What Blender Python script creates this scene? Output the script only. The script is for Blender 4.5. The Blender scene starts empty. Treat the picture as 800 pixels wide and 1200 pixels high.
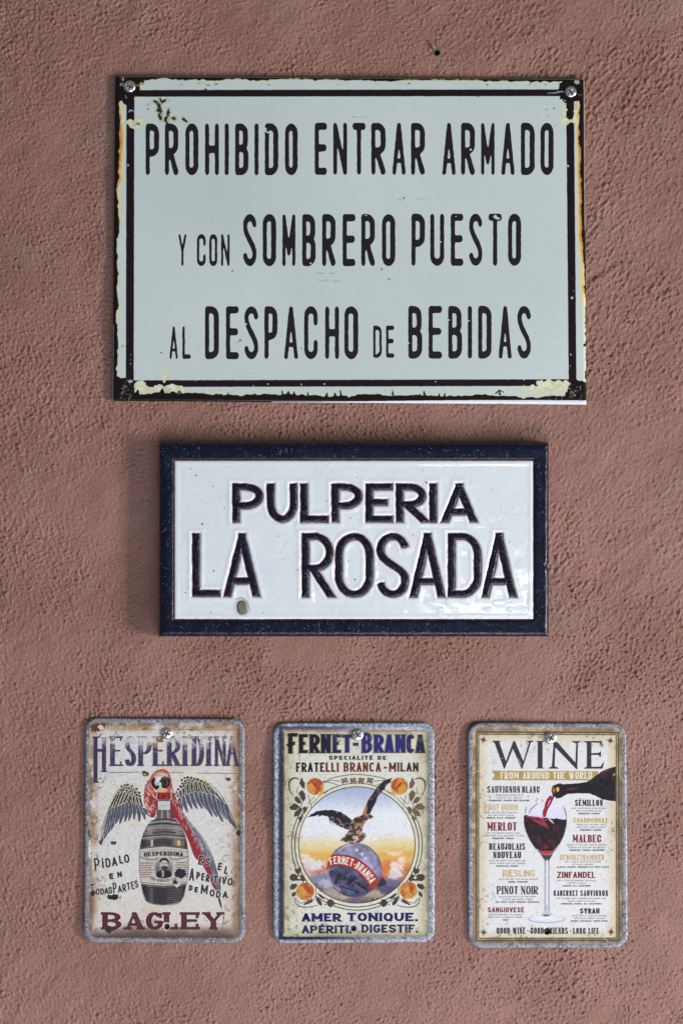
import bpy, math, random
import numpy as np
from mathutils import Vector

scene = bpy.context.scene
COL = scene.collection
S = 0.0007            # metres per photograph unit at the wall plane
D = 1.30              # camera distance from the wall
ZC = 1.60             # height of the picture centre above the ground

# ------------------------------------------------------------------ camera, world, lamps, exposure
cam_d = bpy.data.cameras.new("camera"); cam = bpy.data.objects.new("camera", cam_d); COL.objects.link(cam)
cam.location = (0, -D, ZC); cam.rotation_euler = (math.radians(90), 0, 0)
cam_d.sensor_fit = 'VERTICAL'; cam_d.sensor_height = 24
cam_d.lens = 24 * D / (1200 * S); cam_d.clip_start = 0.01; cam_d.clip_end = 100
scene.camera = cam

world = bpy.data.worlds.new("World"); scene.world = world; world.use_nodes = True
bg = world.node_tree.nodes["Background"]
bg.inputs[0].default_value = (0.86, 0.93, 1.0, 1); bg.inputs[1].default_value = 0.17

def area(name, loc, target, size, sizey, power, color):
    l = bpy.data.lights.new(name, 'AREA'); l.shape = 'RECTANGLE'; l.size = size; l.size_y = sizey
    l.energy = power; l.color = color
    o = bpy.data.objects.new(name, l); COL.objects.link(o); o.location = loc
    d = Vector(target) - Vector(loc); o.rotation_euler = d.to_track_quat('-Z', 'Y').to_euler()
    return o
area("doorway_light", (3.2, -1.50, 0.80), (0, 0, ZC - 0.1), 0.6, 1.1, 136, (1.0, 0.955, 0.885))
area("low_front_fill_light", (0.6, -1.45, -0.15), (0, 0, ZC - 0.2), 1.8, 0.6, 33, (0.88, 0.86, 1.0))  # unseen fill lamp added low in front to light the wall from below
area("far_window_light", (0.43, -3.0, 1.33), (0.12, 0, 1.52), 0.36, 0.045, 2.0, (0.93, 0.98, 1.0))
scene.view_settings.view_transform = 'Standard'; scene.view_settings.look = 'None'
scene.view_settings.exposure = 0.0; scene.view_settings.gamma = 1.0
scene.cycles.max_bounces = 5

# ------------------------------------------------------------------ noise
_tab = {}
def vn(x, y, sc, seed=0):
    if seed not in _tab: _tab[seed] = np.random.RandomState(seed).rand(256, 256).astype(np.float32)
    t = _tab[seed]; x = np.asarray(x) / sc + 1000.37; y = np.asarray(y) / sc + 1000.71
    xi = np.floor(x).astype(int); yi = np.floor(y).astype(int); fx = x - xi; fy = y - yi
    fx = fx * fx * (3 - 2 * fx); fy = fy * fy * (3 - 2 * fy)
    a = t[yi & 255, xi & 255]; b = t[yi & 255, (xi + 1) & 255]; c = t[(yi + 1) & 255, xi & 255]; d = t[(yi + 1) & 255, (xi + 1) & 255]
    return (a * (1 - fx) + b * fx) * (1 - fy) + (c * (1 - fx) + d * fx) * fy
def fbm(x, y, sc, seed=0, o=4, g=0.55):
    r = 0; a = 1; n = 0
    for i in range(o):
        r = r + a * vn(x, y, sc / 2 ** i, seed + 17 * i); n += a; a *= g
    return r / n
def sm(e0, e1, x):
    t = np.clip((x - e0) / (e1 - e0), 0, 1); return t * t * (3 - 2 * t)
def lerp(a, b, t):
    return a + (b - a) * t

# ------------------------------------------------------------------ mesh helpers
def W(x, y, h):
    """photograph units + millimetres in front of the wall -> world (real place at that depth)"""
    h = np.asarray(h, dtype=float) * 0.001
    f = (1 - h / D)
    return np.stack([(np.asarray(x) - 400) * S * f, -h + 0 * np.asarray(x), ZC + (600 - np.asarray(y)) * S * f], -1)

def obj(name, me, mat, parent=None):
    o = bpy.data.objects.new(name, me); COL.objects.link(o)
    if mat is not None: me.materials.append(mat)
    if parent is not None:
        o.parent = parent; o.matrix_parent_inverse = parent.matrix_world.inverted() if False else o.matrix_parent_inverse
        o.location = -Vector(parent.location)
    return o
def thing(name, label, cat, x, y, group=None):
    e = bpy.data.objects.new(name, None); COL.objects.link(e)
    e.location = Vector(W(x, y, 0).tolist()); e.empty_display_size = 0.02
    e['label'] = label; e['category'] = cat
    if group: e['group'] = group
    return e

def grid_mesh(name, V, quads, uv=None, smooth=True):
    me = bpy.data.meshes.new(name)
    V = np.ascontiguousarray(V, dtype=np.float32); n = len(quads)
    me.vertices.add(len(V)); me.vertices.foreach_set('co', V.ravel())
    me.loops.add(4 * n); me.loops.foreach_set('vertex_index', np.ascontiguousarray(quads, dtype=np.int32).ravel())
    me.polygons.add(n); me.polygons.foreach_set('loop_start', np.arange(0, 4 * n, 4, dtype=np.int32))
    me.update(calc_edges=True)
    if smooth: me.polygons.foreach_set('use_smooth', np.ones(n, dtype=bool))
    if uv is not None:
        l = me.uv_layers.new(name='UVMap'); l.data.foreach_set('uv', np.ascontiguousarray(uv[quads.ravel()], dtype=np.float32).ravel())
    me.validate(); return me

def quads_of(nx, ny):
    i = np.arange(ny - 1)[:, None] * nx + np.arange(nx - 1)[None]
    return np.stack([i, i + nx, i + nx + 1, i + 1], -1).reshape(-1, 4)

def rrect_sdf(x, y, cx, cy, hw, hh, r):
    qx = np.abs(x - cx) - hw + r; qy = np.abs(y - cy) - hh + r
    return np.hypot(np.maximum(qx, 0), np.maximum(qy, 0)) + np.minimum(np.maximum(qx, qy), 0) - r

def relief_plate(name, box, r, res, hfun, back, mat, parent, cv=None, corners=None):
    """rounded plate: front face a height field hfun(x, y, inset distance), sides down to 'back' mm"""
    x0, y0, x1, y1 = box; nx = int((x1 - x0) / res) + 2; ny = int((y1 - y0) / res) + 2
    X, Y = np.meshgrid(np.linspace(x0, x1, nx), np.linspace(y0, y1, ny))
    cx, cy, hw, hh = (x0 + x1) / 2, (y0 + y1) / 2, (x1 - x0) / 2, (y1 - y0) / 2
    sd = rrect_sdf(X, Y, cx, cy, hw, hh, r); e = 0.01
    gx = (rrect_sdf(X + e, Y, cx, cy, hw, hh, r) - sd) / e; gy = (rrect_sdf(X, Y + e, cx, cy, hw, hh, r) - sd) / e
    out = sd > 0; X = np.where(out, X - sd * gx, X); Y = np.where(out, Y - sd * gy, Y)
    d = np.maximum(-rrect_sdf(X, Y, cx, cy, hw, hh, r), 0)
    if corners is not None:      # the thing hangs slightly askew: map the box to its four corners
        u = (X - x0) / (x1 - x0); v = (Y - y0) / (y1 - y0); c = np.array(corners, float)
        P = ((1 - u) * (1 - v))[..., None] * c[0] + (u * (1 - v))[..., None] * c[1] + (u * v)[..., None] * c[2] + ((1 - u) * v)[..., None] * c[3]
        X, Y = P[..., 0], P[..., 1]
    V = W(X.ravel(), Y.ravel(), hfun(X, Y, d).ravel()); q = quads_of(nx, ny)
    idx = np.arange(nx * ny).reshape(ny, nx)
    ring = np.concatenate([idx[0, :-1], idx[:-1, -1], idx[-1, :0:-1], idx[:0:-1, 0]])
    XR, YR = X.ravel()[ring], Y.ravel()[ring]
    V2 = W(XR, YR, np.full(len(ring), float(back))); m = len(ring); b = nx * ny + np.arange(m)
    sq = np.stack([ring, np.roll(ring, -1), np.roll(b, -1), b], -1)
    V = np.concatenate([V, V2]); q = np.concatenate([q, sq])
    uv = None
    if cv is not None:
        xx = np.concatenate([X.ravel(), XR]); yy = np.concatenate([Y.ravel(), YR]); uv = cv.uv(xx, yy)
    return obj(name, grid_mesh(name, V, q, uv), mat, parent)

def blur(a, s):
    if s <= 0: return a
    r = int(3 * s) + 1; k = np.exp(-0.5 * (np.arange(-r, r + 1) / s) ** 2); k /= k.sum()
    p = np.pad(a, r, mode='edge')
    p = sum(k[i] * p[i:i + a.shape[0], :] for i in range(2 * r + 1))
    return sum(k[i] * p[:, i:i + a.shape[1]] for i in range(2 * r + 1))

def field_mesh(name, F, X, Y, hfun, mat, parent, skirt=None):
    """flat shape where F > 0.5, boundary vertices moved onto the outline; hfun gives its height"""
    ny, nx = F.shape; res = X[0, 1] - X[0, 0]
    gy, gx = np.gradient(F, res)
    keep = F > 0.5
    cell = (keep[:-1, :-1] & keep[1:, :-1] & keep[:-1, 1:] & keep[1:, 1:])
    q = quads_of(nx, ny)[cell.ravel()]
    cnt = np.zeros(nx * ny, int); np.add.at(cnt, q.ravel(), 1)
    edge = (cnt > 0) & (cnt < 4)
    Xf, Yf, Ff, g2 = X.ravel().copy(), Y.ravel().copy(), F.ravel(), (gx ** 2 + gy ** 2).ravel() + 1e-6
    sx = (0.5 - Ff) / g2 * gx.ravel(); sy = (0.5 - Ff) / g2 * gy.ravel()
    L = np.hypot(sx, sy) + 1e-9; k = np.minimum(1, 0.95 * res / L)
    Xf[edge] += (sx * k)[edge]; Yf[edge] += (sy * k)[edge]
    used, inv = np.unique(q.ravel(), return_inverse=True); q = inv.reshape(-1, 4)
    X1, Y1, E = Xf[used], Yf[used], edge[used]
    V = W(X1, Y1, hfun(X1, Y1, used, E))
    if skirt is not None:
        ed = {}
        for a, b, c, d in q:
            for u, v in ((a, b), (b, c), (c, d), (d, a)):
                if (v, u) in ed: del ed[(v, u)]
                else: ed[(u, v)] = 1
        n0 = len(V); ids = {}; sx_, sy_ = [], []; sq = []
        for u, v in ed:
            for w in (u, v):
                if w not in ids: ids[w] = n0 + len(ids); sx_.append(X1[w]); sy_.append(Y1[w])
            sq.append((v, u, ids[u], ids[v]))
        V = np.concatenate([V, W(np.array(sx_), np.array(sy_), np.full(len(sx_), skirt))]); q = np.concatenate([q, np.array(sq)])
    return obj(name, grid_mesh(name, V, q), mat, parent)

# ------------------------------------------------------------------ lettering: pen strokes on skeletons
def arc(cx, cy, rx, ry, a0, a1, n=9):
    return [(cx + rx * math.cos(math.radians(a0 + (a1 - a0) * i / n)), cy + ry * math.sin(math.radians(a0 + (a1 - a0) * i / n))) for i in range(n + 1)]
def bez(p0, p1, p2, p3, n=10):
    o = []
    for i in range(n + 1):
        t = i / n; u = 1 - t
        o.append(tuple(u ** 3 * a + 3 * u * u * t * b + 3 * u * t * t * c + t ** 3 * d for a, b, c, d in zip(p0, p1, p2, p3)))
    return o
RAT = {'I': 0, 'i': 0, 'M': 1.3, 'W': 1.45, 'L': .86, 'E': .88, 'F': .86, 'J': .7, ' ': .55, '-': .55, '.': .12, ',': .12, '*': .3, 'T': .95, 'É': .88}
def glyph(ch, w, h, ry, bar=.28):
    """strokes [(points, weight)], feet (x, y) for serifs, beaks (x, y, direction)"""
    ry = min(ry, h / 2); rx = w / 2; f = []; b = []
    def bowl(y0, y1, wb):
        rb = wb * .62; r2 = min(ry, (y1 - y0) / 2)
        return [(0, y1), (wb - rb, y1)] + arc(wb - rb, y1 - r2, rb, r2, 90, 0)[1:] + arc(wb - rb, y0 + r2, rb, r2, 0, -90) + [(0, y0)]
    if ch in 'IiÍ':
        s = [([(0, 0), (0, h * (.72 if ch == 'i' else 1))], 1)]; f = [(0, 0), (0, h)]
        if ch == 'i': s.append(([(0, h * .95), (0, h)], 1))
    elif ch in 'OQ':
        s = [(arc(rx, h - ry, rx, ry, 0, 180, 16) + arc(rx, ry, rx, ry, 180, 360, 16) + [(w, h - ry)], 1)]
        if ch == 'Q': s.append(([(w * .55, h * .2), (w * 1.05, -h * .12)], 1))
    elif ch in 'CG':
        if ry > h * .29: s = [(arc(rx, h - ry, rx, ry, 38, 180, 14) + arc(rx, ry, rx, ry, 180, 322, 14), 1)]
        else: s = [([(w, h - max(ry * 1.25, .27 * h))] + arc(rx, h - ry, rx, ry, 0, 180, 16) + arc(rx, ry, rx, ry, 180, 360, 16) + [(w, max(ry * 1.2, .27 * h))], 1)]
        b = [(w, h, -1)]
        if ch == 'G': s = [(s[0][0][:-1] + [(w, h * .2), (w, h * .43), (w * .55, h * .43)], 1)]
    elif ch == 'S':
        ry = min(ry, h * .25); y1 = h - ry; y2 = ry
        s = [(arc(rx, h - ry, rx, ry, 12, 180, 14) + bez((0, y1), (0, y1 - .24 * h), (w, y2 + .24 * h), (w, y2)) + arc(rx, ry, rx, ry, 0, -168, 14), 1)]
        b = [(w, h, -1), (0, 0, 1)]
    elif ch in 'UÜ':
        s = [([(0, h), (0, ry)] + arc(rx, ry, rx, ry, 180, 360, 16) + [(w, h)], 1)]; f = [(0, h), (w, h)]
    elif ch == 'J':
        s = [([(w, h), (w, ry)] + arc(rx, ry, rx, ry, 0, -180, 12) + [(0, ry * 1.3)], 1)]; f = [(w, h)]
    elif ch == 'D':
        rd = w * .62
        s = [([(0, 0), (0, h)], 1), ([(0, h), (w - rd, h)] + arc(w - rd, h - ry, rd, ry, 90, 0) + arc(w - rd, ry, rd, ry, 0, -90) + [(0, 0)], 1)]; f = [(0, 0), (0, h)]
    elif ch == 'P': s = [([(0, 0), (0, h)], 1), (bowl(.42 * h, h, w), 1)]; f = [(0, 0), (0, h)]
    elif ch == 'R': s = [([(0, 0), (0, h)], 1), (bowl(.45 * h, h, w), 1), ([(w * .3, .45 * h), (w, 0)], 1)]; f = [(0, 0), (0, h), (w, 0)]
    elif ch == 'B': s = [([(0, 0), (0, h)], 1), (bowl(.52 * h, h, w * .94), 1), (bowl(0, .52 * h, w), 1)]; f = [(0, 0), (0, h)]
    elif ch == 'A': s = [([(0, 0), (w / 2, h - .01)], .5), ([(w / 2, h - .01), (w, 0)], 1), ([(w / 2, h * .96), (w / 2, h)], .8), ([(w / 2 * bar, h * bar), (w - w / 2 * bar, h * bar)], 1)]; f = [(0, 0), (w, 0)]
    elif ch in 'EÉF':
        s = [([(0, 0), (0, h)], 1), ([(0, h), (w, h)], 1), ([(0, h * .52), (w * .93, h * .52)], 1)]; f = [(0, 0), (0, h)]; b = [(w, h, -1)]
        if ch != 'F': s.append(([(0, 0), (w, 0)], 1)); b.append((w, 0, 1))
    elif ch == 'L': s = [([(0, 0), (0, h)], 1), ([(0, 0), (w, 0)], 1)]; f = [(0, 0), (0, h)]; b = [(w, 0, 1)]
    elif ch == 'T': s = [([(w / 2, 0), (w / 2, h)], 1), ([(0, h), (w, h)], 1)]; f = [(w / 2, 0)]; b = [(0, h, -1), (w, h, -1)]
    elif ch == 'H': s = [([(0, 0), (0, h)], 1), ([(w, 0), (w, h)], 1), ([(0, h * .5), (w, h * .5)], 1)]; f = [(0, 0), (0, h), (w, 0), (w, h)]
    elif ch == 'K': s = [([(0, 0), (0, h)], 1), ([(0, h * .4), (w, h)], .5), ([(w * .3, h * .55), (w, 0)], 1)]; f = [(0, 0), (0, h), (w, 0), (w, h)]
    elif ch == 'M': s = [([(0, 0), (0, h)], .5), ([(0, h), (w / 2, h * .22)], 1), ([(w / 2, h * .22), (w, h)], .5), ([(w, h), (w, 0)], 1)]; f = [(0, 0), (w, 0), (0, h), (w, h)]
    elif ch == 'N': s = [([(0, 0), (0, h)], .5), ([(0, h), (w, 0)], 1), ([(w, 0), (w, h)], .5)]; f = [(0, 0), (0, h), (w, h)]
    elif ch == 'V': s = [([(0, h), (w / 2, 0)], 1), ([(w / 2, 0), (w, h)], .5)]; f = [(0, h), (w, h)]
    elif ch == 'W': s = [([(0, h), (w * .27, 0)], 1), ([(w * .27, 0), (w * .52, h * .97)], .45), ([(w * .52, h * .97), (w * .76, 0)], 1), ([(w * .76, 0), (w, h)], .45)]; f = [(0, h), (w, h)]
    elif ch == 'X': s = [([(0, h), (w, 0)], 1), ([(0, 0), (w, h)], .5)]
    elif ch == 'Y': s = [([(0, h), (w / 2, h * .45)], 1), ([(w, h), (w / 2, h * .45)], .5), ([(w / 2, h * .5), (w / 2, 0)], 1)]; f = [(0, h), (w, h), (w / 2, 0)]
    elif ch == 'Z': s = [([(0, h), (w, h)], 1), ([(w, h), (0, 0)], 1), ([(0, 0), (w, 0)], 1)]
    elif ch == '-': s = [([(0, h * .42), (w, h * .42)], 1)]
    elif ch in '.,': s = [([(0, 0), (0, .02 * h)], 1)]
    elif ch == '*': s = [([(w / 2, h * .45), (w / 2, h * .5)], 1)]
    else: s = []
    if ch == 'É': s.append(([(w * .35, h * 1.2), (w * .7, h * 1.33)], 1))
    if ch == 'Ü': s += [([(w * .2, h * 1.25), (w * .2, h * 1.27)], 1), ([(w * .8, h * 1.25), (w * .8, h * 1.27)], 1)]
    return s, f, b

def seg_field(U, V, pts, hx, hy, e0, e1, rnd):
    """scaled distance minus one to a pen line; the pen is an ellipse hx by hy"""
    x = U / hx; y = V / hy; best = None; n = len(pts) - 1
    for i in range(n):
        ax, ay = pts[i][0] / hx, pts[i][1] / hy; bx, by = pts[i + 1][0] / hx, pts[i + 1][1] / hy
        L = math.hypot(bx - ax, by - ay)
        if L < 1e-6: continue
        dx, dy = (bx - ax) / L, (by - ay) / L
        t = (x - ax) * dx + (y - ay) * dy; p = np.abs((x - ax) * -dy + (y - ay) * dx)
        lo = -e0 if (i == 0 and not rnd) else 0.0; hi = L + e1 if (i == n - 1 and not rnd) else L
        exc0 = lo - t; exc1 = t - hi
        ex = np.maximum(exc0, exc1)
        rd = np.hypot(np.maximum(ex, 0), p) - 1
        if not rnd and (i == 0 or i == n - 1):
            sq = np.maximum(p - 1, ex)
            flat = ((exc0 > exc1) & (i == 0)) | ((exc1 >= exc0) & (i == n - 1))
            rd = np.where(flat, sq, rd)
        best = rd if best is None else np.minimum(best, rd)
    return best

def glyph_field(ch, U, V, bw, bh, st):
    """approximate signed distance to glyph ch filling the box bw x bh; U to the right, V up from the base line"""
    hx, hy = st['hx'], st['hy']; w = max(bw - 2 * hx, 0); h = bh - 2 * hy; rnd = st.get('round', False)
    s, feet, beaks = glyph(ch, w, h, st.get('ry', .5) * bh - hy if st.get('ry') else 1e9, st.get('bar', .28))
    u = U - hx; v = V - hy; best = np.full(U.shape, 1e3); con = st.get('con', False); m = min(hx, hy)
    for pts, wt in s:
        k = wt if con else 1
        ends = []
        for e, o in ((pts[0], pts[1]), (pts[-1], pts[-2])):
            dg = abs(e[0] - o[0]) > 1e-3 and abs(e[1] - o[1]) > 1e-3
            onb = abs(e[1]) < 1e-3 or abs(e[1] - h) < 1e-3
            onx = abs(e[0]) < 1e-3 or abs(e[0] - w) < 1e-3
            ends.append(3.0 if (dg and onb) else (1.0 if (onb or onx) and not dg else 0.0))
        F = seg_field(u, v, pts, hx * k, hy, ends[0], ends[1], rnd) * m
        best = np.minimum(best, F)
    if not rnd and ch not in 'ÉÜQ': best = np.maximum(best, np.maximum(-V, V - bh))
    sl = st.get('serif', 0)
    if sl:
        t = st.get('st', hy * .8)
        for x, y in feet:
            cx = x + hx; yy = t / 2 if y == 0 else bh - t / 2
            best = np.minimum(best, np.maximum(np.abs(U - cx) - (hx + sl), np.abs(V - yy) - t / 2))
        for x, y, dr in beaks:
            bl = st.get('beak', sl * 1.6); cx = x + hx; yy = t / 2 if y == 0 else bh - t / 2
            best = np.minimum(best, np.maximum(np.abs(U - cx) - t * .6, np.abs(V - (yy + dr * bl / 2)) - bl / 2))
    return best

# ------------------------------------------------------------------ print: painted by code, colour only
def C3(c): return np.array(c, dtype=np.float32) / 255
def seg_d(X, Y, a, b):
    dx, dy = b[0] - a[0], b[1] - a[1]; L2 = dx * dx + dy * dy + 1e-9
    t = np.clip(((X - a[0]) * dx + (Y - a[1]) * dy) / L2, 0, 1)
    return np.hypot(X - a[0] - t * dx, Y - a[1] - t * dy), t
def cr(P, n=6):
    P = [P[0]] + list(P) + [P[-1]]; o = []
    for i in range(1, len(P) - 2):
        p0, p1, p2, p3 = [np.array(q, float) for q in P[i - 1:i + 3]]
        for j in range(n):
            t = j / n; o.append(tuple(.5 * (2 * p1 + (p2 - p0) * t + (2 * p0 - 5 * p1 + 4 * p2 - p3) * t * t + (3 * p1 - p0 - 3 * p2 + p3) * t ** 3)))
    o.append(tuple(P[-1])); return o
class Canvas:
    def __init__(s, x0, y0, x1, y1, k):
        s.x0, s.y0, s.k = x0, y0, k; s.Wd = int((x1 - x0) * k); s.H = int((y1 - y0) * k)
        s.a = np.zeros((s.H, s.Wd, 3), np.float32)
        s.X, s.Y = np.meshgrid((np.arange(s.Wd, dtype=np.float32) + .5) / k + x0, (np.arange(s.H, dtype=np.float32) + .5) / k + y0)
    def uv(s, x, y): return np.stack([(x - s.x0) * s.k / s.Wd, 1 - (y - s.y0) * s.k / s.H], -1)
    def sl(s, bx0, by0, bx1, by1):
        i0 = max(0, int((by0 - s.y0) * s.k)); i1 = min(s.H, int((by1 - s.y0) * s.k) + 2)
        j0 = max(0, int((bx0 - s.x0) * s.k)); j1 = min(s.Wd, int((bx1 - s.x0) * s.k) + 2)
        return (slice(i0, max(i0, i1)), slice(j0, max(j0, j1)))
    def put(s, sl, m, col):
        c = col(s.X[sl], s.Y[sl]) if callable(col) else C3(col)
        s.a[sl] = s.a[sl] * (1 - m[..., None]) + c * m[..., None]
    def aa(s, d, soft=0.12): return np.clip(.5 - d / (2 * soft), 0, 1)
    def poly(s, pts, col, a=1, soft=.12, smooth=False, wob=0):
        if smooth: pts = cr(list(pts) + [pts[0]], 5)[:-1]
        P = np.array(pts, float); pad = 1 + soft + wob
        sl = s.sl(P[:, 0].min() - pad, P[:, 1].min() - pad, P[:, 0].max() + pad, P[:, 1].max() + pad); X, Y = s.X[sl], s.Y[sl]
        if X.size == 0: return
        if wob: X = X + (vn(X, Y, 2.2, 5) - .5) * 2 * wob; Y = Y + (vn(X, Y, 2.2, 6) - .5) * 2 * wob
        ins = np.zeros(X.shape, bool); dm = np.full(X.shape, 1e3, np.float32)
        for i in range(len(P)):
            p, q = P[i - 1], P[i]
            dm = np.minimum(dm, seg_d(X, Y, p, q)[0])
            if p[1] != q[1]: ins ^= ((p[1] > Y) != (q[1] > Y)) & (X < (q[0] - p[0]) * (Y - p[1]) / (q[1] - p[1]) + p[0])
        s.put(sl, s.aa(np.where(ins, -dm, dm), soft) * a, col)
    def line(s, pts, w, col, a=1, smooth=False, soft=.12, wob=0):
        if smooth: pts = cr(pts, 6)
        ws = w if isinstance(w, (list, tuple)) else [w, w]; n = len(pts) - 1
        rad = [np.interp(i / max(n, 1), np.linspace(0, 1, len(ws)), ws) / 2 for i in range(n + 1)]
        P = np.array(pts, float); pad = max(ws) + 1
        sl = s.sl(P[:, 0].min() - pad, P[:, 1].min() - pad, P[:, 0].max() + pad, P[:, 1].max() + pad); X, Y = s.X[sl], s.Y[sl]
        if X.size == 0: return
        if wob: X = X + (vn(X, Y, 1.8, 7) - .5) * 2 * wob; Y = Y + (vn(X, Y, 1.8, 8) - .5) * 2 * wob
        dm = np.full(X.shape, 1e3, np.float32)
        for i in range(n):
            d, t = seg_d(X, Y, P[i], P[i + 1]); dm = np.minimum(dm, d - (rad[i] + (rad[i + 1] - rad[i]) * t))
        s.put(sl, s.aa(dm, soft) * a, col)
    def ell(s, cx, cy, rx, ry, col, a=1, soft=.12, rot=0, wob=0):
        R = max(rx, ry) + soft + 1 + wob; sl = s.sl(cx - R, cy - R, cx + R, cy + R); X, Y = s.X[sl] - cx, s.Y[sl] - cy
        if X.size == 0: return
        if wob: q = (vn(s.X[sl], s.Y[sl], 2.0, 9) - .5) * 2 * wob
        else: q = 0
        c, n = math.cos(math.radians(rot)), math.sin(math.radians(rot)); u = X * c + Y * n; v = -X * n + Y * c
        d = (np.hypot(u / rx, v / ry) - 1) * min(rx, ry) + q
        s.put(sl, s.aa(d, soft) * a, col)
    def glyph(s, ch, x, yb, w, h, st, col, a=1, ang=0, grow=0, wear=None):
        pad = max(h, w) * .5 + st.get('serif', 0) + 2 + grow
        c, n = math.cos(math.radians(ang)), math.sin(math.radians(ang))
        cs = [(x + u * c + v * n, yb + u * n - v * c) for u in (-pad, w + pad) for v in (-pad, h + pad)]
        sl = s.sl(min(p[0] for p in cs), min(p[1] for p in cs), max(p[0] for p in cs), max(p[1] for p in cs)); X, Y = s.X[sl] - x, s.Y[sl] - yb
        if X.size == 0: return
        U = X * c + Y * n; V = X * n - Y * c; sh = st.get('shear', 0); U = U - sh * V
        m = s.aa(glyph_field(ch, U, V, w, h, st) - grow, .14) * a
        if wear is not None: m = m * wear(s.X[sl], s.Y[sl])
        s.put(sl, m, col)
    def text(s, t, x0, x1, yt, yb, st, col, a=1, gap=None, path=None, grow=0, wear=None, ang=None):
        """t between x0 and x1; path(x) -> base line y, else yb.  st widths are in photograph units"""
        gap = st.get('gap', .18 * (yb - yt)) if gap is None else gap
        r = [RAT.get(c, 1) for c in t]; fx = [2 * st['hx'] if RAT.get(c, 1) == 0 or c in '.,' else 0 for c in t]
        tot = x1 - x0 - gap * (len(t) - 1) - sum(fx); u = tot / max(sum(q for q, f in zip(r, fx) if not f), .01)
        x = x0
        for c, q, f in zip(t, r, fx):
            w = f if f else q * u; b = path(x + w / 2) if path else yb
            an = math.degrees(math.atan2(path(x + w) - path(x), w)) if path and ang is None else (ang or 0)
            if c != ' ': s.glyph(c, x, b if not path else path(x), w, yb - yt, st, col, a, an, grow, wear)
            x += w + gap
    def image(s, name, gain=1.0):
        lin = np.where(s.a <= .04045, s.a / 12.92, ((s.a + .055) / 1.055) ** 2.4) * gain
        lin = np.clip(lin, 0.003, .9); o = np.where(lin <= .0031308, lin * 12.92, 1.055 * lin ** (1 / 2.4) - .055)
        px = np.ones((s.H, s.Wd, 4), np.float32); px[..., :3] = o[::-1]
        im = bpy.data.images.new(name, s.Wd, s.H); im.pixels.foreach_set(px.ravel()); im.update(); im.pack(); return im

# ------------------------------------------------------------------ materials
def mat(name):
    m = bpy.data.materials.new(name); m.use_nodes = True; nt = m.node_tree
    return m, nt, nt.nodes['Principled BSDF']
def N(nt, t, **kw):
    n = nt.nodes.new(t)
    for k, v in kw.items():
        if k in n.inputs.keys(): n.inputs[k].default_value = v
        else: setattr(n, k, v)
    return n
def objco(nt):
    return N(nt, 'ShaderNodeNewGeometry').outputs['Position']
def noise_bump(nt, b, scale, strength, dist=.0003, detail=4, prev=None):
    n = N(nt, 'ShaderNodeTexNoise', Scale=scale, Detail=detail, Roughness=.6); nt.links.new(objco(nt), n.inputs['Vector'])
    bu = N(nt, 'ShaderNodeBump', Strength=strength, Distance=dist); nt.links.new(n.outputs['Fac'], bu.inputs['Height'])
    if prev is not None: nt.links.new(prev.outputs['Normal'], bu.inputs['Normal'])
    nt.links.new(bu.outputs['Normal'], b.inputs['Normal']); return bu
def print_mat(name, img, rough=.35, bump=.15, bscale=900, spec=.5, rvar=.12):
    m, nt, b = mat(name); t = N(nt, 'ShaderNodeTexImage'); t.image = img; t.interpolation = 'Cubic'
    nt.links.new(t.outputs['Color'], b.inputs['Base Color'])
    n = N(nt, 'ShaderNodeTexNoise', Scale=160.0, Detail=5.0); nt.links.new(objco(nt), n.inputs['Vector'])
    r = N(nt, 'ShaderNodeMapRange'); r.inputs['To Min'].default_value = rough - rvar; r.inputs['To Max'].default_value = rough + rvar
    nt.links.new(n.outputs['Fac'], r.inputs['Value']); nt.links.new(r.outputs[0], b.inputs['Roughness'])
    b.inputs['Specular IOR Level'].default_value = spec * .6
    noise_bump(nt, b, bscale, bump, .0002); return m

# ================================================================== WALL
def band(shape, lam, seed, aniso=1, ang=0, bw=.55):
    ny, nx = shape; r = np.random.RandomState(seed).randn(ny, nx)
    fy = np.fft.fftfreq(ny)[:, None]; fx = np.fft.fftfreq(nx)[None]
    c, s_ = math.cos(math.radians(ang)), math.sin(math.radians(ang))
    u = fx * c + fy * s_; v = -fx * s_ + fy * c
    f = np.hypot(u * aniso, v) * lam + 1e-9
    g = np.exp(-(np.log(f) / bw) ** 2); z = np.fft.ifft2(np.fft.fft2(r) * g).real
    return (z / z.std()).astype(np.float32)
LX0, LY0, LW, LH = -240, -240, 1280, 1680
sh = (LH, LW); LX, LY = np.meshgrid(np.arange(LW) + LX0, np.arange(LH) + LY0)
iso = band(sh, 6.2, 1, 1, 0, .4) * .62 + band(sh, 12, 2) * .28 + band(sh, 4.0, 3, 1, 0, .4) * .50
dA = band(sh, 6.6, 4, 2.2, -58, .45) * .8 + band(sh, 14, 5, 3.2, -50, .45) * .32   # strokes rising to the right
dB = band(sh, 6.6, 6, 2.4, 72, .45) * .7 + band(sh, 14, 7, 3.6, 66, .45) * .35    # steep strokes on the left
dC = band(sh, 7, 8, 2.6, -12, .45) * .6 + band(sh, 18, 9, 4.0, -18, .45) * .35   # flat strokes at the top
wr = sm(430, 640, LX + 90 * (fbm(LX, LY, 120, 31) - .5)) * sm(900, 640, LY)
wl = sm(260, 120, LX + 90 * (fbm(LX, LY, 120, 33) - .5)) * sm(330, 480, LY)
wt = sm(260, 60, LY) * (1 - wr * .6)
wi = .75 - .25 * wr
H = iso * wi + dA * wr * .65 + dB * wl * .6 + dC * wt * .5
H = np.where(H > 0, H ** .85 if False else np.sign(H) * np.abs(H) ** .9, -np.abs(H) ** 1.1)     # lumps flatter, pits deeper
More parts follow.
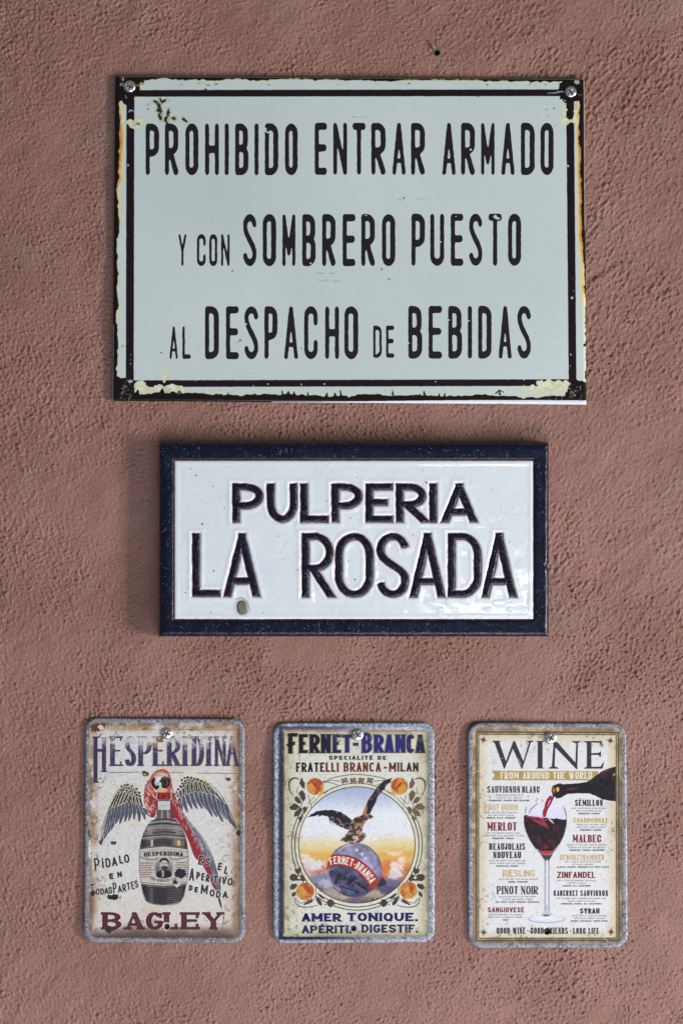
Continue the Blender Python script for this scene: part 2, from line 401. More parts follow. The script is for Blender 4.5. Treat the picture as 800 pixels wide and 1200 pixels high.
H = np.sign(H) * np.maximum(np.abs(H) - .28, 0) * 1.2; H = np.where(H < 0, H * .62, H * 1.08); H = np.clip(H, -2.0, 2.2) + band(sh, 2.8, 19, 1, 0, .4) * .13
pit = band(sh, 8, 12, 1.3, 40, .35); H -= 2.2 * sm(2.1, 2.6, pit); lump = band(sh, 7, 18, 1.4, -60, .35); H += 1.5 * sm(1.5, 2.0, lump)
rid = band(sh, 26, 13, 3.5, -45, .4); H += .8 * sm(1.6, 2.6, rid) * (.3 + wr)
rough = .48 + .95 * sm(.25, .85, fbm(LX, LY, 80, 41, 4))
for (cx, cy, rx, ry, k) in ((348, 757, 48, 28, .8), (130, 610, 45, 70, .6), (165, 655, 28, 60, .55), (720, 620, 60, 90, .3), (90, 560, 50, 60, .35), (300, 20, 120, 40, .3)):
    q = np.hypot((LX - cx) / rx, (LY - cy) / ry) + (fbm(LX, LY, 22, 43) - .5) * .8
    rough *= 1 - k * sm(1.15, .6, q)
H = H * rough * .42
H += band(sh, 60, 14) * .14 + band(sh, 170, 15) * .35 + band(sh, 28, 16, 2, -40) * .07
# trowel gouge beside the sign and the plaster lip under the plaque
def gouge(a, b, w, dep):
    global H
    dx, dy = b[0] - a[0], b[1] - a[1]; L = math.hypot(dx, dy); t = ((LX - a[0]) * dx + (LY - a[1]) * dy) / L / L
    p = ((LX - a[0]) * -dy + (LY - a[1]) * dx) / L + 2.5 * (fbm(LX, LY, 14, 47) - .5)
    H = H + dep * np.exp(-(p / w) ** 2) * sm(-.08, .12, t) * sm(1.08, .8, t) * (np.where(p > 0, 1, .9))
gouge((688, 328), (722, 305), 3.6, -.75); gouge((690, 335), (724, 312), 2.6, .5)
gouge((690, 385), (700, 350), 2.2, -.4); gouge((308, 762), (306, 792), 3, .35); gouge((520, 770), (545, 806), 3, -.35)
gouge((78, 672), (90, 726), 2.2, .35); gouge((20, 500), (32, 580), 2.4, .3); gouge((560, 20), (590, 48), 2.4, -.35)
gouge((610, 18), (660, 8), 2.6, -.3); gouge((700, 470), (790, 400), 3, -.25); gouge((150, 770), (230, 790), 3, .2)
H -= H.mean()
# nothing of the plaster may poke through the plates hung on it
for (bx0, by0, bx1, by1, lim) in ((133, 88, 688, 474, .9), (187, 520, 642, 746, 1.0), (98, 840, 288, 1106, .7), (319, 846, 510, 1106, .7), (547, 845, 736, 1112, .7)):
    ins = sm(3, -3, rrect_sdf(LX, LY, (bx0 + bx1) / 2, (by0 + by1) / 2, (bx1 - bx0) / 2, (by1 - by0) / 2, 6)); H = np.where(H > lim, lerp(H, lim, ins), H)
hd = np.hypot(LX - 511.5, LY - 61.5); H = np.where(hd < 4.2, H - 7 * sm(4.4, 3.4, hd), H + .35 * np.exp(-((hd - 6.2) / 1.6) ** 2))
def axis(a, b, lo, hi, st):
    mid = np.arange(a, b + .01, st); l = [a]; g = st
    while l[-1] > lo: g = min(g * 1.25, 5); l.append(l[-1] - g)
    r = [mid[-1]]; g = st
    while r[-1] < hi: g = min(g * 1.25, 5); r.append(r[-1] + g)
    return np.array(l[:0:-1] + list(mid) + r[1:])
ax = axis(-6, 806, -230, 1030, 1.0); ay = axis(-6, 1206, -230, 1430, 1.0)
GX, GY = np.meshgrid(ax, ay)
fx = np.clip(GX - LX0, 0, LW - 2); fy = np.clip(GY - LY0, 0, LH - 2); ix = fx.astype(int); iy = fy.astype(int); fx -= ix; fy -= iy
GH = (H[iy, ix] * (1 - fx) + H[iy, ix + 1] * fx) * (1 - fy) + (H[iy + 1, ix] * (1 - fx) + H[iy + 1, ix + 1] * fx) * fy
def wall_h(x, y): return float(H[int(y - LY0), int(x - LX0)])
Vw = W(GX.ravel(), GY.ravel(), GH.ravel()); nxw, nyw = len(ax), len(ay)
m_wall, nt, b = mat("painted_stucco")
n1 = N(nt, 'ShaderNodeTexNoise', Scale=9.0, Detail=6.0, Roughness=.65); nt.links.new(objco(nt), n1.inputs['Vector'])
n2 = N(nt, 'ShaderNodeTexNoise', Scale=420.0, Detail=4.0, Roughness=.7); nt.links.new(objco(nt), n2.inputs['Vector'])
cr1 = N(nt, 'ShaderNodeValToRGB'); e = cr1.color_ramp.elements
e[0].position = .3; e[0].color = (.275, .148, .112, 1); e[1].position = .7; e[1].color = (.375, .210, .180, 1)
cr2 = N(nt, 'ShaderNodeValToRGB'); e = cr2.color_ramp.elements
e[0].position = .25; e[0].color = (.80, .78, .76, 1); e[1].position = .75; e[1].color = (1.12, 1.10, 1.10, 1)
nt.links.new(n1.outputs['Fac'], cr1.inputs[0]); nt.links.new(n2.outputs['Fac'], cr2.inputs[0])
mx = N(nt, 'ShaderNodeMix', data_type='RGBA', blend_type='MULTIPLY'); mx.inputs['Factor'].default_value = 1
nt.links.new(cr1.outputs[0], mx.inputs[6]); nt.links.new(cr2.outputs[0], mx.inputs[7])
n3 = N(nt, 'ShaderNodeTexNoise', Scale=14.0, Detail=9.0, Roughness=.72); nt.links.new(objco(nt), n3.inputs['Vector'])
cr3 = N(nt, 'ShaderNodeValToRGB'); e = cr3.color_ramp.elements          # paint worn thin: greyish plaster
e[0].position = .54; e[0].color = (0, 0, 0, 1); e[1].position = .68; e[1].color = (.6, .6, .6, 1); nt.links.new(n3.outputs['Fac'], cr3.inputs[0])
mx2 = N(nt, 'ShaderNodeMix', data_type='RGBA'); nt.links.new(cr3.outputs[0], mx2.inputs['Factor']); nt.links.new(mx.outputs[2], mx2.inputs[6]); mx2.inputs[7].default_value = (.27, .205, .165, 1)
nt.links.new(mx2.outputs[2], b.inputs['Base Color']); b.inputs['Roughness'].default_value = .72; b.inputs['Specular IOR Level'].default_value = .25
bb = noise_bump(nt, b, 1200.0, .6, .0004, 2); noise_bump(nt, b, 560.0, .75, .0010, 3, bb)
wall = obj("wall", grid_mesh("wall", Vw, quads_of(nxw, nyw)), m_wall); wall['kind'] = 'structure'; wall['label'] = 'pink terracotta painted rough stucco wall behind the signs'

# simple materials
def plain(name, col, rough=.5, metal=0, bump=0, bscale=600, spec=.5, coat=0):
    m, nt, b = mat(name)
    n = N(nt, 'ShaderNodeTexNoise', Scale=bscale * .6, Detail=4.0); nt.links.new(objco(nt), n.inputs['Vector'])
    r = N(nt, 'ShaderNodeValToRGB'); e = r.color_ramp.elements; e[0].color = tuple(c * .78 for c in col) + (1,); e[1].color = tuple(min(1, c * 1.2) for c in col) + (1,)
    nt.links.new(n.outputs['Fac'], r.inputs[0]); nt.links.new(r.outputs[0], b.inputs['Base Color'])
    b.inputs['Roughness'].default_value = rough; b.inputs['Metallic'].default_value = metal; b.inputs['Specular IOR Level'].default_value = spec; b.inputs['Coat Weight'].default_value = coat
    if bump: noise_bump(nt, b, bscale, bump, .0003)
    return m
m_screw = plain("zinc_steel", (.66, .66, .65), .30, .92, .12, 700)
m_recess = plain("screw_recess_dark", (.03, .028, .028), .6)  # near-black insert laid in the cross recess
m_ink = plain("black_enamel_ink", (.014, .009, .012), .32, 0, .06, 500)
m_plug = plain("grey_plastic_plug", (.16, .13, .11), .5)
m_hole = plain("hole_dark", (.012, .008, .006), .9)

def screw(cx, cy, z, r, ang, parent, tilt=(0, 0)):
    """pan head with a cross recess, slightly askew"""
    ca, sa = math.cos(math.radians(ang)), math.sin(math.radians(ang))
    def hf(X, Y, d):
        x, y = (X - cx) / r, (Y - cy) / r; rr = np.hypot(x, y); dome = np.sqrt(np.clip(1.02 - rr ** 2 * .98, 0, 1)) * 2.1
        u = np.abs(x * ca + y * sa); v = np.abs(-x * sa + y * ca); q = np.minimum(np.maximum(u - .56, v - .085), np.maximum(v - .56, u - .085))
        q = np.minimum(q, rr - .18)
        return z + dome * 0.9 - 1.15 * sm(.06, -.05, q) + (x * tilt[0] + y * tilt[1]) + .05 * (vn(X, Y, 1.4, 77) - .5)
    o = relief_plate("screw", (cx - r, cy - r, cx + r, cy + r), r, r / 26, hf, 0.1, m_screw, parent)
    x2 = []
    n = 10; bars = []
    P = [(.54, .08), (.13, .13), (.08, .54), (-.08, .54), (-.13, .13), (-.54, .08), (-.54, -.08), (-.13, -.13), (-.08, -.54), (.08, -.54), (.13, -.13), (.54, -.08)]
    pts = [W(cx + r * (a * ca - b_ * sa), cy + r * (a * sa + b_ * ca), z + .98) for a, b_ in P] + [W(cx, cy, z + .80)]
    me = bpy.data.meshes.new("screw_recess"); me.from_pydata([tuple(p) for p in pts], [], [(12, i, (i + 1) % 12) for i in range(12)])
    c = bpy.data.objects.new("screw_recess", me); COL.objects.link(c); me.materials.append(m_recess); c.parent = o
    return o

# empty wall plug in its drilled hole
pl = thing("wall_plug", "empty dark screw hole with a grey plug ring in the plaster above the top sign", "wall plug", 511.5, 61.5)
def ring(name, cx, cy, r0, r1, z0, z1, m, parent, n=36, sq=1.0):
    V = []; q = []
    prof = [(r1, z0), (r1 * .98 + r0 * .02, z1), ((r0 + r1) / 2, z1 + .25), (r0, z1 - .1), (r0 * .9, z0)]
    k = len(prof)
    for i in range(n):
        a = 2 * math.pi * i / n; wob = 1 + .05 * math.sin(3 * a + 1) + .03 * math.sin(7 * a)
        for r, z in prof: V.append(W(cx + r * wob * math.cos(a) * sq, cy + r * wob * math.sin(a), z))
    for i in range(n):
        j = (i + 1) % n
        for p in range(k - 1): q.append((i * k + p, i * k + p + 1, j * k + p + 1, j * k + p))
    return obj(name, grid_mesh(name, np.array(V), np.array(q)), m, parent)
ring("plug_sleeve", 511.6, 61.8, 3.3, 5.0, -3.5, .30, m_plug, pl)
relief_plate("hole_bottom", (507.9, 58.2, 515.3, 65.6), 3.6, .6, lambda X, Y, d: -4.2 + 0 * X, -6, m_hole, pl)
def strand(name, pts, r, m, parent):
    V = []; q = []; pts = cr(pts, 5); n = 6
    for i, p in enumerate(pts):
        a = pts[min(i + 1, len(pts) - 1)]; b0 = pts[max(i - 1, 0)]; tx, ty = a[0] - b0[0], a[1] - b0[1]; L = math.hypot(tx, ty) or 1
        rr = r * (1 - .6 * i / len(pts))
        for k in range(n):
            t = 2 * math.pi * k / n; V.append(W(p[0] - ty / L * rr * math.cos(t), p[1] + tx / L * rr * math.cos(t), p[2] + rr * .7 * math.sin(t)))
    for i in range(len(pts) - 1):
        for k in range(n): q.append((i * n + k, i * n + (k + 1) % n, (i + 1) * n + (k + 1) % n, (i + 1) * n + k))
    return obj(name, grid_mesh(name, np.array(V), np.array(q)), m, parent)
m_fibre = plain("dusty_fibre", (.34, .29, .25), .8)
strand("plug_thread", [(508.5, 57.5, .9), (507, 53.5, 1.3), (505, 50.5, 1.1), (502.5, 47.5, .8)], 1.5, m_fibre, pl)

# ================================================================== ENAMEL SIGN
Cn = [(135.6, 89.2), (684.2, 92.6), (686.6, 474.2), (132.2, 469.8)]
def sign_h(x, y):
    u = (x - 410) / 276; v = (y - 281) / 192
    return 3.0 + .55 * u * u + .35 * v * v - .25 * u * v + .10 * np.sin(x / 61 + y / 90) + .05 * np.sin(x / 23 - y / 37)
cv = Canvas(130, 86, 690, 478, 4); X, Y = cv.X, cv.Y
g = (fbm(X, Y, 160, 3) - .5)
base = C3((178, 191, 190))[None, None] + g[..., None] * .05
base = base + ((vn(X, Y, .9, 61) - .5) * .020)[..., None]
cv.a[:] = base
# distances to the four edges of the slightly skewed plate
def edge(a, b): 
    L = math.hypot(b[0] - a[0], b[1] - a[1]); return ((X - a[0]) * -(b[1] - a[1]) + (Y - a[1]) * (b[0] - a[0])) / L
dT, dR, dB_, dL = edge(Cn[0], Cn[1]), edge(Cn[1], Cn[2]), edge(Cn[2], Cn[3]), edge(Cn[3], Cn[0])
fine = fbm(X, Y, 5, 71, 3) - .5; mid = fbm(X, Y, 22, 73, 3) - .5
spk = sm(.62, .9, vn(X, 0 * Y, 3.2, 75)) * sm(.45, .8, vn(X, 0 * Y, 17, 76))
tT = 3.0 + 3.5 * fine + 6 * mid; tL = 4.2 + 3.0 * fine + 7 * mid + 1.5 * sm(300, 120, Y)
tR = 3.6 + 3.0 * fine + 4 * mid + 2.5 * sm(280, 130, Y) - 3.2 * sm(250, 370, Y); tB = 9.2 + 3.4 * fine + 5 * mid + 6 * spk
def corner(cx, cy, r): return r - np.hypot(X - cx, Y - cy) + 9 * fine + 8 * mid
blk = np.maximum.reduce([tT - dT, tR - dR, tB - dB_, tL - dL, corner(137, 91, 27), corner(684, 92, 25) , corner(133, 470, 29), corner(686, 474, 26)])
for (ax_, ay_, r) in ((150, 101, 14), (668, 106, 15), (150, 118, 7), (146, 455, 12), (678, 458, 13)):
    blk = np.maximum(blk, r - np.hypot(X - ax_, Y - ay_) + 6 * fine)
# inner stripe, four sides, thinned to nothing where the enamel is chipped
def lineY(xa, ya, xb, yb): return ya + (X - xa) / (xb - xa) * (yb - ya)
def lineX(xa, ya, xb, yb): return xa + (Y - ya) / (yb - ya) * (xb - xa)
sT = np.abs(Y - lineY(148, 109.4, 672, 108.6)) - 3.9; sB = np.abs(Y - lineY(148, 449.6, 675, 448.3)) - 3.9
sL = np.abs(X - lineX(153.0, 105, 152.2, 454)) - 4.6; sR = np.abs(X - lineX(667.2, 105, 670.4, 454)) - 4.5
inX = np.maximum(148.4 - X, X - 674.5); inY = np.maximum(105.2 - Y, Y - 453.4)
stripe = np.minimum(np.minimum(np.maximum(sT, inX), np.maximum(sB, inX)), np.minimum(np.maximum(sL, inY), np.maximum(sR, inY)))
stripe = stripe + .5 * fine
chip = np.full(X.shape, -50.0)
for (cx, cy, rx, ry) in ((152, 143, 11, 3.0), (157, 146, 7, 4), (190, 457, 13, 6), (205, 455, 9, 4.5), (165, 454, 10, 6), (193, 447, 1.5, 6), (650, 452, 20, 6), (642, 447, 4, 2), (668, 142, 8, 2.6), (676, 141, 5, 6), (662, 131, 2, 2), (675, 123, 4, 6), (663, 143, 5, 3.5), (628, 455, 10, 3)):
    chip = np.maximum(chip, (1 - np.hypot((X - cx) / rx, (Y - cy) / ry)) * min(rx, ry) + 6.5 * fine + 2.0 * mid)
# rust and cream halo
halo = np.maximum(blk, chip * .9)
hm = sm(-4.2, -.2, halo) * sm(.35, .6, vn(X, Y, 26, 81) * .6 + .4 * vn(X, Y, 9, 82) + .28 * sm(130, 480, Y) * 0 + .12)
rust = np.maximum(sm(13, 4, np.abs(X - 678.5)) * sm(115, 135, Y) * sm(420, 240, Y) * sm(13, 6, dR), sm(12, 5, np.abs(X - 143)) * sm(120, 140, Y) * sm(260, 170, Y) * .9)
rust = rust * sm(-6.5 - 3 * vn(X, Y, 6, 84), -.5, np.where(blk > -60, blk, -60))
rust2 = sm(12, 4, np.minimum(dL, dR)) * .35 * sm(-4.5, -.5, blk) * sm(.4, .7, vn(X, Y, 14, 85))
cv.a[:] = lerp(cv.a, C3((190, 194, 160)), (hm * .75)[..., None])
cr_ = np.clip(rust + rust2, 0, 1)
cv.a[:] = lerp(cv.a, C3((205, 190, 130)), (sm(0, .5, cr_))[..., None])
cv.a[:] = lerp(cv.a, C3((176, 116, 48)), (sm(.45, .95, cr_) * (.55 + .45 * vn(X, Y, 5, 86)))[..., None])
ms = cv.aa(stripe, .18) * (1 - cv.aa(-chip, .3)); cv.a[:] = lerp(cv.a, C3((26, 17, 22)), ms[..., None])
cvm = chip > -.3
cv.a[:] = lerp(cv.a, C3((190, 194, 162)) + (fine * .35)[..., None], (sm(-.6, .4, chip) * (1 - cv.aa(-blk, .3)) * .75)[..., None])
cv.a[:] = lerp(cv.a, C3((22, 16, 17)), cv.aa(-blk, .3)[..., None])
# bare wisps left in the black corners
rs = random.Random(4)
def wisps(cx, cy, sx, sy, n, cols, vert=1):
    for i in range(n):
        x = cx + rs.gauss(0, sx); y = cy + rs.gauss(0, sy); l = rs.uniform(.6, 3.2); w = rs.uniform(.25, .9)
        if not (136 < x < 684 and 91 < y < 469): continue
        c = cols[rs.randrange(len(cols))]
        if rs.random() < .55: cv.line([(x, y), (x + rs.uniform(-.5, .5), y + l * vert)], [w, w * .3], c, .8, wob=.3)
        else: cv.ell(x, y, w, w * rs.uniform(.5, 1.2), c, .8, wob=.2)
LT = [(180, 188, 178), (150, 140, 120), (196, 178, 140), (120, 105, 100)]
wisps(148, 458, 6, 6, 26, LT); wisps(674, 460, 5, 5, 44, LT); wisps(655, 463, 9, 3, 26, LT); wisps(678, 97, 3, 3, 5, LT); wisps(143, 93, 4, 4, 8, LT); wisps(152, 430, 3, 16, 16, LT)
cv.line([(142, 99.5), (148, 99)], 3.4, (176, 180, 168), .75, wob=.8); cv.line([(144, 88), (144.5, 94)], [1.2, 2.2], (190, 190, 110), .8, wob=.4)
cv.line([(147.5, 112), (148.5, 115)], 1.4, (150, 155, 150), .8, wob=.4); cv.ell(675, 96, 3.0, 2.2, (170, 178, 150), .9, wob=1)
cv.line([(677, 111), (682, 111.3)], [.7, .3], (170, 165, 150), .8); cv.line([(147, 447), (143.5, 463)], [.4, .9], (130, 125, 118), .7); cv.line([(151, 471), (152.5, 461)], [.9, .4], (150, 145, 138), .7)
# wear in the top left corner of the white field, as it is on the plate
K0 = (34, 36, 28); G0 = (150, 158, 108)
for p in ([(180, 118), (185, 121), (187, 126), (185.5, 130)], [(187, 116), (190, 119), (194, 117)], [(186, 122), (188, 130), (187, 136)], [(184, 128), (189, 131)], [(198, 128), (197, 133), (196, 138)], [(197, 136), (194, 140), (196, 144)], [(202, 138), (205, 139.4)], [(186.5, 134), (188.5, 140)], [(214, 139), (219, 142.5)]):
    cv.line(p, [4.8, 6.4], G0, .45, smooth=True, soft=1.2, wob=1.2); cv.line(p, [1.5, 3.9, 2.0], K0, .95, smooth=True, wob=.8)
for (x, y, r, c, a) in ((173.5, 127.5, 1.4, K0, .8), (174, 123, 2.6, G0, .4), (162, 145, 2.4, (96, 104, 62), .8), (158, 147, 2.5, G0, .6), (192, 114.5, 2.0, (190, 198, 190), 1), (199, 118, 1.3, (120, 130, 110), .6), (203.5, 138.6, 1.5, (90, 98, 84), .6), (161.5, 137, 1.0, (110, 118, 96), .6), (640, 128, 1.6, (122, 136, 104), .55), (641, 137, 1.5, (128, 140, 108), .45), (648.5, 127, 1.7, (96, 112, 90), .6), (650, 147, 1.3, (140, 150, 120), .4), (661, 118, 1.4, (190, 198, 190), .6),
                        (272, 317.5, .9, K0, .8), (353, 408, .9, K0, .6), (281.5, 399, 1.3, (60, 64, 30), .9), (278.5, 401, 1.6, G0, .6), (189, 413, .8, K0, .9), (157.5, 402.5, .0001, K0, 0), (143.5, 405.5, 1.0, (60, 50, 40), .8), (247, 258, .6, K0, .9), (634, 433, .8, (90, 80, 60), .8), (447, 315.5, .9, K0, .6), (455.5, 327, 1.4, (80, 92, 92), .7), (473, 232, 1.4, (98, 106, 92), .7), (560, 113, .8, (80, 60, 50), .8)):
    cv.ell(x, y, r, r * .8, c, a, soft=.35, wob=.5)
for (x0_, x1_, y_) in ((372, 380, 320), (386, 392, 320), (374, 380, 329), (390, 400, 329), (466, 472, 234), (490, 498, 233), (412, 420, 137), (423, 429, 137), (380, 386, 328)):
    cv.line([(x0_, y_), (x1_, y_ + .3)], [.6, 1.3, .5], (92, 104, 98), .55, soft=.4, wob=.5)
cv.line([(403, 186), (402, 192), (398, 196)], .35, (130, 125, 115), .5, smooth=True); cv.ell(228, 139, 2.2, 2.4, (150, 152, 150), .25, soft=.4); cv.ell(228, 139, 1.5, 1.7, (181, 192, 190), .7, soft=.4); cv.ell(240, 139, 2.2, 2.4, (150, 152, 150), .25, soft=.4); cv.ell(240, 139, 1.5, 1.7, (181, 192, 190), .7, soft=.4)
for i in range(170):
    x = rs.uniform(160, 660); y = rs.uniform(116, 442); r = rs.choice([.22, .28, .35, .5]); cv.ell(x, y, r, r, (105, 112, 110), rs.uniform(.3, .8), soft=.2)
for i in range(26):      # yellow-green spots along the outer white band
    x = rs.uniform(160, 660); cv.ell(x, 97.5 + rs.uniform(-1.5, 3), rs.uniform(.6, 2.6), rs.uniform(.4, .9), (176, 180, 112), .7, soft=.5, wob=.6)
    if i % 2: cv.ell(x + 2, 98.6 + rs.uniform(-1, 1), rs.uniform(.5, 1.6), .5, (60, 56, 36), .8, soft=.3, wob=.5)
    x = rs.uniform(180, 640); cv.ell(x, 459 + rs.uniform(-4, 2), rs.uniform(1, 4), rs.uniform(.6, 1.2), (178, 186, 140), .6, soft=.6, wob=.8)
# bright specks in the black print
for (x, y, r) in ((150.3, 193.6, 1.1), (665, 194.5, 1.3), (669.7, 349, 1.5), (314, 450, .9), (353, 450.5, .9), (380, 450, 1.0), (668.2, 415.5, 1.0), (667.6, 429, .6), (613.5, 444.6, 1.1), (510, 447.4, .8), (297, 452, .7), (671.5, 341, .5), (670.5, 326, .4)):
    cv.ell(x, y, r, r, (178, 190, 205), .95, soft=.4)
cv.line([(151.5, 131), (153, 129.2), (156, 130)], [1.2, 1.8, 1], (150, 175, 200), .9, smooth=True, wob=.4)
cv.line([(641, 109.4), (648, 109.2), (655, 107.3), (661, 108)], [.5, 1.5, 2.2, .6], (130, 150, 172), .85, smooth=True, wob=.6)
cv.ell(232, 443.5, 1.8, 2.0, (190, 202, 212), .9, wob=.5); cv.ell(229.5, 446.5, 1.6, .9, (90, 120, 150), .6, wob=.4); cv.ell(629.5, 448.5, 2.0, 2.4, (188, 202, 212), .9, wob=.7); cv.line([(179, 455), (189, 452.5)], [1.5, 3.2], (186, 198, 206), .8, wob=.7); cv.ell(153, 447, 2.6, 1.6, (186, 196, 204), .8, wob=.7)
cv.ell(241, 105, 1.4, 1.6, (24, 18, 24), .9, wob=.4); cv.ell(595, 448, .9, 3.5, K0, 0)
for x in (331, 399, 585, 460, 497): cv.line([(x, 462), (x + rs.uniform(-1, 1), 457.5)], [2.6, .8], (26, 20, 18), .95, wob=.5)
cv.line([(580, 461), (585, 457.5), (590, 459.5)], [1, 2, 1], (26, 20, 18), .9, wob=.5)
cv.ell(685, 404.2, 2.2, 2.2, (22, 18, 16), .95, wob=.4)
# unprinted white strip along the lower edge, widening to the right; thin bright edge at the top
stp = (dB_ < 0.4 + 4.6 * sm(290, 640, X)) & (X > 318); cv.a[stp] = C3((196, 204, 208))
cv.line([(582, 472.5), (588, 473)], .6, (120, 112, 104), .6); cv.a[(dT < .9)] = C3((120, 112, 98)); cv.a[(dL < .7) & (Y > 380)] = C3((150, 158, 160)); cv.a[(dR < .9) & (Y < 270)] = C3((142, 132, 112))
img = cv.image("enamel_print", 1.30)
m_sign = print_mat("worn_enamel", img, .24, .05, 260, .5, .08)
nt = m_sign.node_tree; b = nt.nodes['Principled BSDF']; ti = [n for n in nt.nodes if n.type == 'TEX_IMAGE'][0]; pb = [n for n in nt.nodes if n.type == 'BUMP'][0]
bw = N(nt, 'ShaderNodeRGBToBW'); nt.links.new(ti.outputs['Color'], bw.inputs[0]); eb = N(nt, 'ShaderNodeBump', Strength=.5, Distance=.0002)   # glass enamel stands proud of the bare chipped metal
nt.links.new(bw.outputs[0], eb.inputs['Height']); nt.links.new(pb.outputs['Normal'], eb.inputs['Normal']); nt.links.new(eb.outputs['Normal'], b.inputs['Normal'])
sign = thing("enamel_sign", "large white enamel sign with worn black border and three lines of black capitals", "sign", 410, 281)
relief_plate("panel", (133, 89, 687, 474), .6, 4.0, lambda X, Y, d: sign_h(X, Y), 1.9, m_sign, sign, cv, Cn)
R1, R2, R3 = (145, 205.2), (251, 311.8), (359, 420.7)
ROWS = []
def row(s, boxes, yt, yb):
    for c, (a, b_) in zip(s, boxes): ROWS.append((c, a, b_, yt, yb))
row("PROHIBIDO", [(171, 186.5), (193.5, 209), (217.5, 232.5), (240.5, 256.5), (263.5, 268.2), (275.7, 291), (298.3, 302.9), (310.5, 326), (334, 348.6)], 144.8, 205.2)
row("ENTRAR", [(368.8, 383), (390.5, 406.5), (413, 428), (435, 451.5), (459.5, 475), (481.5, 497.5)], 144, 204.8)
row("ARMADO", [(518, 533.5), (540, 556), (563.5, 579), (587, 602.5), (610, 626), (633, 648)], 144, 205)
row("YCON", [(209.3, 218.5), (231, 241), (245.5, 254.5), (259.3, 269)], 274.5, 311.6)
row("SOMBRERO", [(285, 300.5), (308, 323.5), (331, 346), (354.2, 369.7), (377.5, 393), (401.5, 416.3), (423.3, 439), (447.5, 462.8)], 251, 311.8)
row("PUESTO", [(482, 497.5), (504, 520), (528, 542.5), (549.5, 564.7), (572, 587.5), (595, 610)], 250.5, 311.4)
row("AL", [(199, 208.5), (214, 223.7)], 382.4, 420.5)
row("DESPACHO", [(240.5, 256.5), (265, 279.7), (286.5, 302.5), (310, 325), (333, 349), (356.5, 372), (381, 397), (403.5, 419.5)], 359, 420.8)
row("DE", [(437.2, 447), (452.3, 461.5)], 381.6, 419.2)
row("BEBIDAS", [(478.3, 494.3), (502, 517.5), (525, 541), (548, 553), (560, 575.5), (584, 599), (606, 621.5)], 358.6, 420.2)
nicks = [(580, 254, 2.2, 2.0), (583, 256, 2.5, 1.3), (311, 152, 1.6, 2.4), (314, 155, 2.2, .9), (420, 286.6, .8, .8), (551.2, 175.4, 1.3, 1.3), (364, 308.5, 1.1, 1), (516.3, 283.6, .8, .8), (534, 253.6, .7, .7), (441, 414, 1.3, 1.3), (288.5, 380, 1.0, 1.0), (249, 395, .001, .1), (478.6, 402, 1.2, .8), (549, 376, 1.0, .7), (526, 375, 1.1, .7), (501.5, 404, 1.0, .8), (428.8, 252.4, 1.2, .7)]
for n, (ch, xa, xb, yt, yb) in enumerate(ROWS):
    big = (yb - yt) > 50; res = .5; p = 3
    gx = np.arange(xa - p, xb + p, res); gy = np.arange(yt - p, yb + p, res); LXx, LYy = np.meshgrid(gx, gy)
    wx_ = (vn(LXx, LYy, 3.2, 200 + n) - .5) * .5; wy_ = (vn(LXx, LYy, 3.4, 300 + n) - .5) * .5
    st = dict(hx=2.3 if big else 1.3, hy=4.1 if big else 2.5, ry=.19 if ch != 'S' else .22, round=True, bar=.25)
    if ch in 'AMNYV': st['hy'] = (2.5 if ch == 'A' else 3.0) if big else 1.6; st['hx'] = (1.75 if ch == 'M' else 2.15) if big else 1.15
    U = LXx - xa + wx_; V = yb - LYy + wy_
    if ch in 'IH': st['hy'] = 2.6 if ch == 'I' else 4.3
    s_ = glyph_field(ch, U, V, xb - xa, yb - yt, st)
    if big and ch in 'BRPDO' :    # heavier right-hand bowls
        st2 = dict(st, hx=2.85); s_ = np.where(LXx > (xa + xb) / 2, glyph_field(ch, U, V, xb - xa, yb - yt, st2), s_)
    if ch in 'HE' : pass
    F = blur(np.clip(.5 - s_ / 1.6, 0, 1), 1.55 if big else .9)
    thr = .455; F = F + (.5 - thr)
    for (nx_, ny_, rx_, ry_) in nicks:
        if xa - 2 < nx_ < xb + 2 and yt - 2 < ny_ < yb + 2: F = np.minimum(F, .5 + .4 * (np.hypot((LXx - nx_) / rx_, (LYy - ny_) / ry_) - 1) * min(rx_, ry_))
    field_mesh("letter", F, LXx, LYy, lambda a, b_, u, e: sign_h(a, b_) + .05, m_ink, sign)
screw(152, 101.2, 4.1, 7.0, 25, sign, (.1, -.1)); screw(668.3, 107.4, 4.0, 6.7, 55, sign)

# ================================================================== CERAMIC PLAQUE
pq = thing("ceramic_plaque", "glazed white ceramic plaque with navy rim and raised navy words", "plaque", 414, 632)
m_clay = plain("fired_clay", (.20, .075, .05), .8, 0, .3, 500)
# navy glaze
m_navy, nt, b = mat("navy_glaze")
n = N(nt, 'ShaderNodeTexNoise', Scale=70.0, Detail=5.0); nt.links.new(objco(nt), n.inputs['Vector'])
r = N(nt, 'ShaderNodeValToRGB'); e = r.color_ramp.elements; e[0].position = .3; e[0].color = (.003, .004, .011, 1); e[1].position = .75; e[1].color = (.005, .009, .036, 1)
n2 = N(nt, 'ShaderNodeTexVoronoi', Scale=520.0); nt.links.new(objco(nt), n2.inputs['Vector'])
r2 = N(nt, 'ShaderNodeValToRGB'); e = r2.color_ramp.elements; e[0].position = .06; e[0].color = (1, 1, 1, 1); e[1].position = .24; e[1].color = (0, 0, 0, 1)
nm = N(nt, 'ShaderNodeTexNoise', Scale=240.0, Detail=2.0); nt.links.new(objco(nt), nm.inputs['Vector'])
r3 = N(nt, 'ShaderNodeValToRGB'); e = r3.color_ramp.elements; e[0].position = .46; e[0].color = (0, 0, 0, 1); e[1].position = .62; e[1].color = (.9, .9, .9, 1)
nt.links.new(n.outputs['Fac'], r.inputs[0]); nt.links.new(n2.outputs['Distance'], r2.inputs[0]); nt.links.new(nm.outputs['Fac'], r3.inputs[0])
